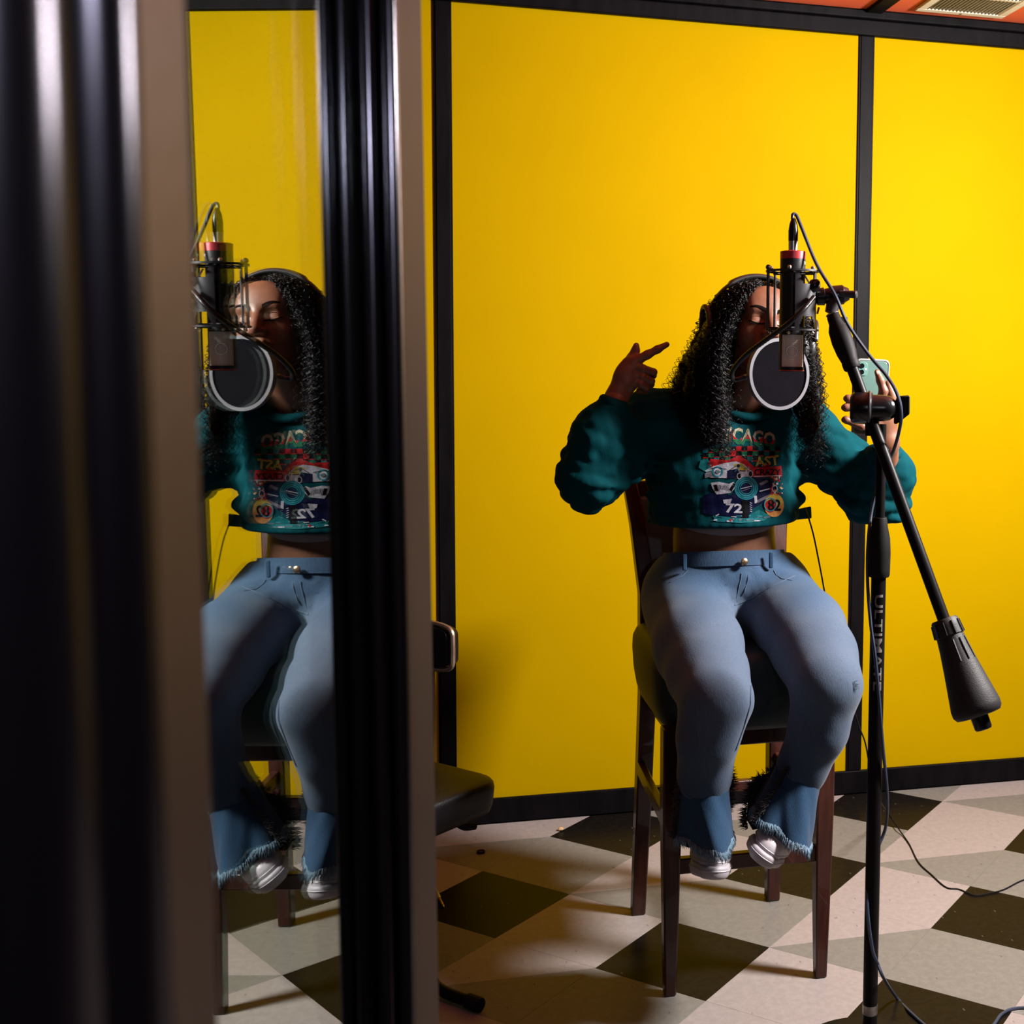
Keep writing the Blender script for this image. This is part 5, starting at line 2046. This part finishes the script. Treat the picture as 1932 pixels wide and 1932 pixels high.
def shoe(toe, heel, roll):
    toe, heel = np.array(toe, float), np.array(heel, float)
    fw = nv(toe - heel)
    up = np.array([0, 0, 1.0])
    x_ = nv(np.cross(fw, up))
    up = np.cross(x_, fw)
    x2 = x_ * math.cos(roll) + up * math.sin(roll)
    up = -x_ * math.sin(roll) + up * math.cos(roll)
    R_ = np.stack([x2, fw, up], 1)
    o_ = toe - fw * 0.13
    G = lambda x, f, z: o_ + R_ @ np.array([x, f, z])
    root = sneaker_root = None

    def grid():
        lo_ = o_ - 0.17
        return SDF(lo_, o_ + 0.17, 0.0030)
    # outline helper: width along the length
    sole = grid()
    sole.chain([G(0, -0.110, 0.004), G(0.002, -0.04, 0.004), G(0.004, 0.050, 0.004), G(0.002, 0.094, 0.006)], [0.034, 0.034, 0.043, 0.034], 0.01)
    pl = nv(up)
    sole.plane(G(0, 0, 0.015), pl, 0.006)
    sole.plane(G(0, 0, -0.014), -pl, 0.006)
    V1, F1 = sole.mesh()
    upp = grid()
    upp.chain([G(0, -0.090, 0.030), G(0, -0.03, 0.032), G(0.002, 0.040, 0.026), G(0.002, 0.085, 0.018)], [0.034, 0.034, 0.038, 0.032], 0.02)
    upp.chain([G(0, -0.070, 0.050), G(0, -0.055, 0.095)], [0.036, 0.036], 0.03)
    upp.chain([G(0, -0.02, 0.058), G(0, 0.030, 0.046)], [0.026, 0.022], 0.03)
    upp.plane(G(0, 0, 0.012), -pl, 0.004)
    upp.plane(G(0, -0.06, 0.105), pl, 0.01)
    V2, F2 = upp.mesh()
    so = mesh_obj('sneaker', V2, F2, SHOEW, person)
    mesh_obj('sole', V1, F1, SHOES, so)
    bv = BVHTree.FromPolygons(V2.tolist(), F2.tolist())
    bs_ = BVHTree.FromPolygons(V1.tolist(), F1.tolist())

    def onto(tree, x, f, z, d):
        s_ = G(x, f, z) + d * 0.15
        r_ = tree.ray_cast(Vector(s_), Vector(-d))
        return np.array(r_[0]) if r_[0] else G(x, f, z)
    # rand line round the toe and ridge on the sole
    for (tree, zz, rr, nm, mm) in ((bs_, 0.0045, 0.0016, 'sole_ridge', SHOES), (bv, 0.021, 0.0014, 'toe_rand', SHOEW)):
        P_ = []
        for q in np.linspace(-0.25 * PI, 1.25 * PI, 40):
            d_ = R_ @ np.array([math.cos(q), math.sin(q), 0])
            P_.append(onto(tree, 0.002, 0.045, zz, d_))
        b = MB()
        b.tube(P_, rr, 6)
        b.build(nm, mm, so)
    # toe overlay edge arching over the toe box, and vent holes
    P_ = []
    for t in np.linspace(-1, 1, 25):
        d_ = R_ @ nv(np.array([t * 0.9, 0.25, 1.0]))
        P_.append(onto(bv, t * 0.034, 0.092 - 0.030 * t * t, 0.03, R_ @ np.array([0, 0.35, 0.94])))
    b = MB()
    b.tube(P_, 0.0013, 6)
    b.build('toe_overlay', SHOEW, so)
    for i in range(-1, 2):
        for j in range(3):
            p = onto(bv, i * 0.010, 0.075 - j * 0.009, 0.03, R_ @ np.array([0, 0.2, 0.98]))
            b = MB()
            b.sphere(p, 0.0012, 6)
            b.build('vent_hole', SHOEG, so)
    for j in range(4):
        P_ = [onto(bv, t * 0.020, 0.040 - j * 0.016, 0.05, R_ @ np.array([0, 0.1, 0.99])) + up * 0.002 for t in np.linspace(-1, 1, 9)]
        b = MB()
        b.tube(P_, 0.0028, 6)
        b.build('lace', SHOEW, so)
    return so


shoe(at(1352, 1650, -0.392), at(1328, 1612, -0.145), 0.05)
shoe(at(1436, 1622, -0.392), at(1470, 1578, -0.140), 0.58)

# ------------------------------------------------ phone
ph = thing('phone', 'mint green smartphone in a clear case held up in her left hand', 'phone')
PTL, PTR, PBL = at(1617, 678, -0.190), at(1677, 681, -0.190), at(1593, 816, -0.190)
px_ = nv(PTR - PTL)
pyv = nv((PBL - PTL) - px_ * ((PBL - PTL) @ px_))
pnv = np.cross(px_, pyv)
if pnv[1] > 0:
    pnv = -pnv
PW, PH = np.linalg.norm(PTR - PTL), np.linalg.norm(PBL - PTL)


def slab(b, w0, w1, h0, h1, z0, z1, r_, n=6):
    """rounded rectangle slab in phone space"""
    ring = []
    for cx_, cy_, a0 in ((w1 - r_, h0 + r_, -PI / 2), (w1 - r_, h1 - r_, 0), (w0 + r_, h1 - r_, PI / 2), (w0 + r_, h0 + r_, PI)):
        for k in range(n + 1):
            a_ = a0 + PI / 2 * k / n
            ring.append((cx_ + r_ * math.cos(a_), cy_ + r_ * math.sin(a_)))
    b.ring_loft([[PTL + px_ * u + pyv * v_ + pnv * z for u, v_ in ring] for z in (z0, z1)])


b = MB()
slab(b, 0.002, PW - 0.002, 0.002, PH - 0.002, -0.006, 0.0018, 0.010)
b.build('shell', mat('mint_phone_glass', (0.085, 0.150, 0.128), 0.18, spec=0.4, noise=0.1, nscale=14), ph, bevel=0.0015)
b = MB()
slab(b, 0.004, PW - 0.004, 0.004, PH - 0.004, -0.0066, -0.0055, 0.009)
b.build('screen', mat('dark_screen_glass', (0.01, 0.01, 0.012), 0.1, noise=0.05), ph)
cm = mat('clear_case_edge', (0.22, 0.235, 0.225), 0.25, spec=0.5, noise=0.1)
b = MB()
rim = []
for cx_, cy_, a0 in ((PW - 0.010, 0.010, -PI / 2), (PW - 0.010, PH - 0.010, 0), (0.010, PH - 0.010, PI / 2), (0.010, 0.010, PI)):
    for k in range(7):
        a_ = a0 + PI / 2 * k / 6
        rim.append(PTL + px_ * (cx_ + 0.010 * math.cos(a_)) + pyv * (cy_ + 0.010 * math.sin(a_)))
b.tube(rim + [rim[0]], 0.0026, 8)
b.build('case_rim', cm, ph)
b = MB()
slab(b, 0.004, 0.026, 0.006, 0.036, 0.0017, 0.0036, 0.008)
b.build('camera_bump', mat('mint_camera_plate', (0.09, 0.19, 0.16), 0.3, noise=0.08), ph, bevel=0.0006)
for u_, v_ in ((0.011, 0.014), (0.011, 0.028)):
    b = MB()
    b.lathe(PTL + px_ * u_ + pyv * v_ + pnv * 0.0034, pnv, [(0, 0.0056), (0.0014, 0.0056), (0.0014, 0.0046), (0.0008, 0.0042), (0.0008, 0.001)], 20)
    b.build('lens', mat('black_lens', (0.004, 0.004, 0.006), 0.08, noise=0.05), ph)
b = MB()
b.lathe(PTL + px_ * 0.0205 + pyv * 0.021 + pnv * 0.0034, pnv, [(0, 0.0026), (0.0006, 0.0024), (0.0007, 0.0005)], 14)
b.build('flash', mat('pale_flash', (0.6, 0.58, 0.5), 0.3, noise=0.05), ph)

# ------------------------------------------------ hair
HAIR = mat('black_curly_hair', (0.0034, 0.0024, 0.0028), 0.30, spec=0.13, noise=0.3, nscale=50)
rs = np.random.RandomState(12)
core = SDF((0.02, -0.30, 1.10), (0.64, 0.17, 1.70), 0.006)
core.ell(hp(0, -0.026, 0.022), (0.084, 0.096, 0.082), 0.01, R=HR)
core.ell(hp(0, -0.06, -0.02), (0.085, 0.07, 0.10), 0.03, R=HR)
core.chain([at(1370, 590, -0.10), at(1352, 660, -0.09), at(1335, 740, -0.06), at(1345, 810, -0.09)], [0.030, 0.042, 0.050, 0.034], 0.03)
core.chain([at(1352, 620, -0.03), at(1322, 700, 0.0), at(1310, 745, 0.01)], [0.035, 0.045, 0.042], 0.03)
core.chain([at(1498, 590, -0.08), at(1515, 670, -0.06), at(1522, 745, -0.07), at(1525, 810, -0.10)], [0.020, 0.026, 0.030, 0.022], 0.02)
core.chain([at(1420, 640, 0.06), at(1420, 760, 0.10)], [0.075, 0.085], 0.03)
core.ell(hp(0.010, 0.085, 0.0), (0.051, 0.060, 0.066), 0.006, 'sub', R=HR)
core.ell(hp(0.008, 0.080, -0.07), (0.050, 0.060, 0.075), 0.006, 'sub', R=HR)
core.disp(lambda P: 0.004 * wob(31, 0.03)(P))
Vc, Fc = core.mesh()


def strands(guides, count, jit, hr_, pitch, seed, r0=0.0011):
    """curly strands: helices wound round jittered mixes of guide paths"""
    r_ = np.random.RandomState(seed)
    G_ = [spline(g, 8) for g in guides]
    n = 84
    G_ = [np.stack([np.interp(np.linspace(0, 1, n), np.linspace(0, 1, len(g)), g[:, k]) for k in range(3)], 1) for g in G_]
    VV, FF, off = [], [], 0
    a3 = np.array([0, 2 * PI / 3, 4 * PI / 3])
    for _ in range(count):
        w_ = r_.dirichlet(np.ones(len(G_)) * 0.7)
        P = sum(wi * g for wi, g in zip(w_, G_))
        J = r_.normal(size=3) * np.array(jit)
        J2 = r_.normal(size=3) * np.array(jit)
        t = np.linspace(0, 1, n)[:, None]
        P = P + J * (0.45 + 0.75 * t) + J2 * np.sin(t * PI) * 0.7
        end = r_.uniform(0.72, 1.0)
        m_ = int(n * end)
        P = P[:m_]
        t = t[:m_]
        seg = np.linalg.norm(np.diff(P, axis=0), axis=1)
        L_ = np.concatenate([[0], np.cumsum(seg)])
        T = np.gradient(P, axis=0)
        T /= np.linalg.norm(T, axis=1)[:, None] + 1e-9
        ref = np.array([0.3, 0.9, 0.2])
        X_ = np.cross(T, ref)
        X_ /= np.linalg.norm(X_, axis=1)[:, None] + 1e-9
        Y_ = np.cross(T, X_)
        hrad = hr_ * r_.uniform(0.6, 1.3) * np.clip(t * 5, 0.15, 1)
        phz = r_.uniform(0, 2 * PI) + L_[:, None] * 2 * PI / (pitch * r_.uniform(0.8, 1.25)) * r_.choice([-1, 1])
        Q = P + (X_ * np.cos(phz) + Y_ * np.sin(phz)) * hrad
        T2 = np.gradient(Q, axis=0)
        T2 /= np.linalg.norm(T2, axis=1)[:, None] + 1e-9
        X2 = np.cross(T2, ref)
        X2 /= np.linalg.norm(X2, axis=1)[:, None] + 1e-9
        Y2 = np.cross(T2, X2)
        rad = r0 * r_.uniform(0.7, 1.2) * (1 - 0.6 * t)
        ring = Q[:, None, :] + (X2[:, None, :] * np.cos(a3)[None, :, None] + Y2[:, None, :] * np.sin(a3)[None, :, None]) * rad[:, None, :]
        VV.append(ring.reshape(-1, 3))
        i = np.arange(m_ - 1)[:, None] * 3
        j = np.arange(3)[None]
        q = np.stack([i + j, i + (j + 1) % 3, i + 3 + (j + 1) % 3, i + 3 + j], -1).reshape(-1, 4) + off
        FF.append(q)
        off += m_ * 3
    return np.vstack(VV), np.vstack(FF)


top = hp(-0.01, 0.0, 0.118)
gl1 = [hp(-0.02, 0.045, 0.088), hp(-0.064, 0.055, 0.05), at(1358, 640, -0.15), at(1356, 720, -0.15), at(1360, 790, -0.14), at(1368, 870, -0.135)]
gl2 = [hp(-0.03, 0.03, 0.092), hp(-0.079, 0.03, 0.045), at(1345, 650, -0.12), at(1330, 740, -0.11), at(1330, 800, -0.12), at(1340, 850, -0.13)]
gl3 = [hp(-0.04, 0.0, 0.092), hp(-0.088, 0.0, 0.04), at(1338, 650, -0.06), at(1304, 730, -0.03), at(1300, 765, -0.05), at(1315, 800, -0.09)]
gl4 = [hp(-0.04, -0.03, 0.088), hp(-0.088, -0.03, 0.03), at(1336, 640, 0.02), at(1290, 725, 0.03), at(1288, 748, 0.05), at(1300, 770, 0.07)]
gr1 = [hp(0.02, 0.045, 0.088), hp(0.058, 0.06, 0.055), at(1512, 640, -0.13), at(1520, 720, -0.11), at(1516, 790, -0.11), at(1510, 870, -0.125)]
gr2 = [hp(0.03, 0.02, 0.092), hp(0.080, 0.02, 0.04), at(1522, 650, -0.07), at(1536, 730, -0.06), at(1540, 800, -0.07), at(1548, 880, -0.09)]
gb1 = [hp(-0.02, -0.05, 0.09), hp(-0.04, -0.11, 0.03), at(1370, 700, 0.10), at(1350, 800, 0.14)]
gb2 = [hp(0.02, -0.05, 0.09), hp(0.04, -0.11, 0.03), at(1480, 700, 0.09), at(1490, 800, 0.13)]
parts = [(Vc, Fc),
         strands([gl1, gl2], 520, (0.012, 0.016, 0.010), 0.0058, 0.021, 1),
         strands([gl2, gl3], 420, (0.013, 0.016, 0.010), 0.0065, 0.022, 2),
         strands([gl3, gl4], 430, (0.014, 0.016, 0.012), 0.0072, 0.024, 3),
         strands([gr1, gr2], 360, (0.010, 0.012, 0.010), 0.0062, 0.022, 4),
         strands([gb1, gb2, gl4], 240, (0.020, 0.012, 0.012), 0.0072, 0.024, 5)]
# smoother strands laid back over the crown
crown = []
for a_ in np.linspace(-1, 1, 9):
    crown.append([hp(a_ * 0.056, 0.063 - 0.02 * a_ * a_, 0.072 - 0.016 * a_ * a_), hp(a_ * 0.062, 0.035, 0.097 - 0.022 * a_ * a_), hp(a_ * 0.068, -0.02, 0.105 - 0.03 * a_ * a_), hp(a_ * 0.077, -0.08, 0.080 - 0.03 * a_ * a_), hp(a_ * 0.08, -0.115, 0.01)])
parts.append(strands(crown, 420, (0.006, 0.004, 0.003), 0.0022, 0.020, 6, 0.0010))
Vh, Fh = join(parts)
mesh_obj('hair', Vh, Fh, HAIR, person, smooth=0)

# ------------------------------------------------ headphones
hpn = thing('headphones', 'black over-ear headphones on the singer', 'headphones')
HPB = mat('black_headphone_plastic', (0.013, 0.012, 0.012), 0.38, spec=0.5, noise=0.2, nscale=40)
HPP = mat('black_ear_pad', (0.012, 0.011, 0.011), 0.55, noise=0.2, nscale=60, bump=0.3, bscale=300)
b = MB()
rings = []
for a_ in np.linspace(math.radians(28), math.radians(152), 44):
    c_ = hp(0.122 * math.cos(a_), -0.002, -0.010 + 0.126 * math.sin(a_))
    e = HXv * math.cos(a_) + HZv * math.sin(a_)
    th = 0.0058 if 0.9 < a_ < 2.24 else 0.0032
    w_ = 0.016 if 0.8 < a_ < 2.34 else 0.013
    rings.append([c_ + e * th * math.sin(q) * 1.3 + HFv * w_ * math.cos(q) for q in np.linspace(0, 2 * PI, 12, endpoint=False)])
b.ring_loft(rings)
b.build('headband', HPB, hpn, sharp=60)
for sx in (-1, 1):
    c_ = hp(sx * 0.116, 0.004, -0.034)
    n_ = nv(HXv * sx + HZv * 0.12)
    b = MB()
    b.lathe(c_ - n_ * 0.006, n_, [(0, 0.037), (0.008, 0.041), (0.016, 0.040), (0.021, 0.034), (0.023, 0.018), (0.023, 0.002)], 32, sx=0.82)
    b.build('ear_cup', HPB, hpn, sharp=50)
    b = MB()
    x_, y_, z_ = frame(n_)
    b.torus(c_ - n_ * 0.014, n_, 0.027, 0.0125, 32, 10)
    b.build('ear_pad', HPP, hpn)
    b = MB()
    ya = []
    for t in np.linspace(-1, 1, 15):
        ya.append(c_ + n_ * (0.010 + 0.006 * (1 - t * t)) + HFv * 0.034 * t + HZv * (0.012 + 0.050 * (1 - t * t) ** 0.5 if abs(t) < 1 else 0.012))
    b.tube(ya, 0.0062, 10)
    b.build('yoke', HPB, hpn)
    b = MB()
    q0 = hp(sx * 0.122 * math.cos(math.radians(28)), -0.002, -0.010 + 0.126 * math.sin(math.radians(28)))
    b.tube(spline([q0, q0 * 0.5 + (c_ + HZv * 0.055) * 0.5 + HXv * sx * 0.004, c_ + HZv * 0.060 + n_ * 0.02], 6), 0.0030, 8)
    b.build('slider', HPB, hpn)
    b = MB()
    b.tube(spline([q0 + HFv * 0.006, q0 + HXv * sx * 0.010 - HZv * 0.012 + HFv * 0.008, c_ + n_ * 0.016 + HZv * 0.036 + HFv * 0.01], 8), 0.0010, 6)
    b.build('wire', HPB, hpn)
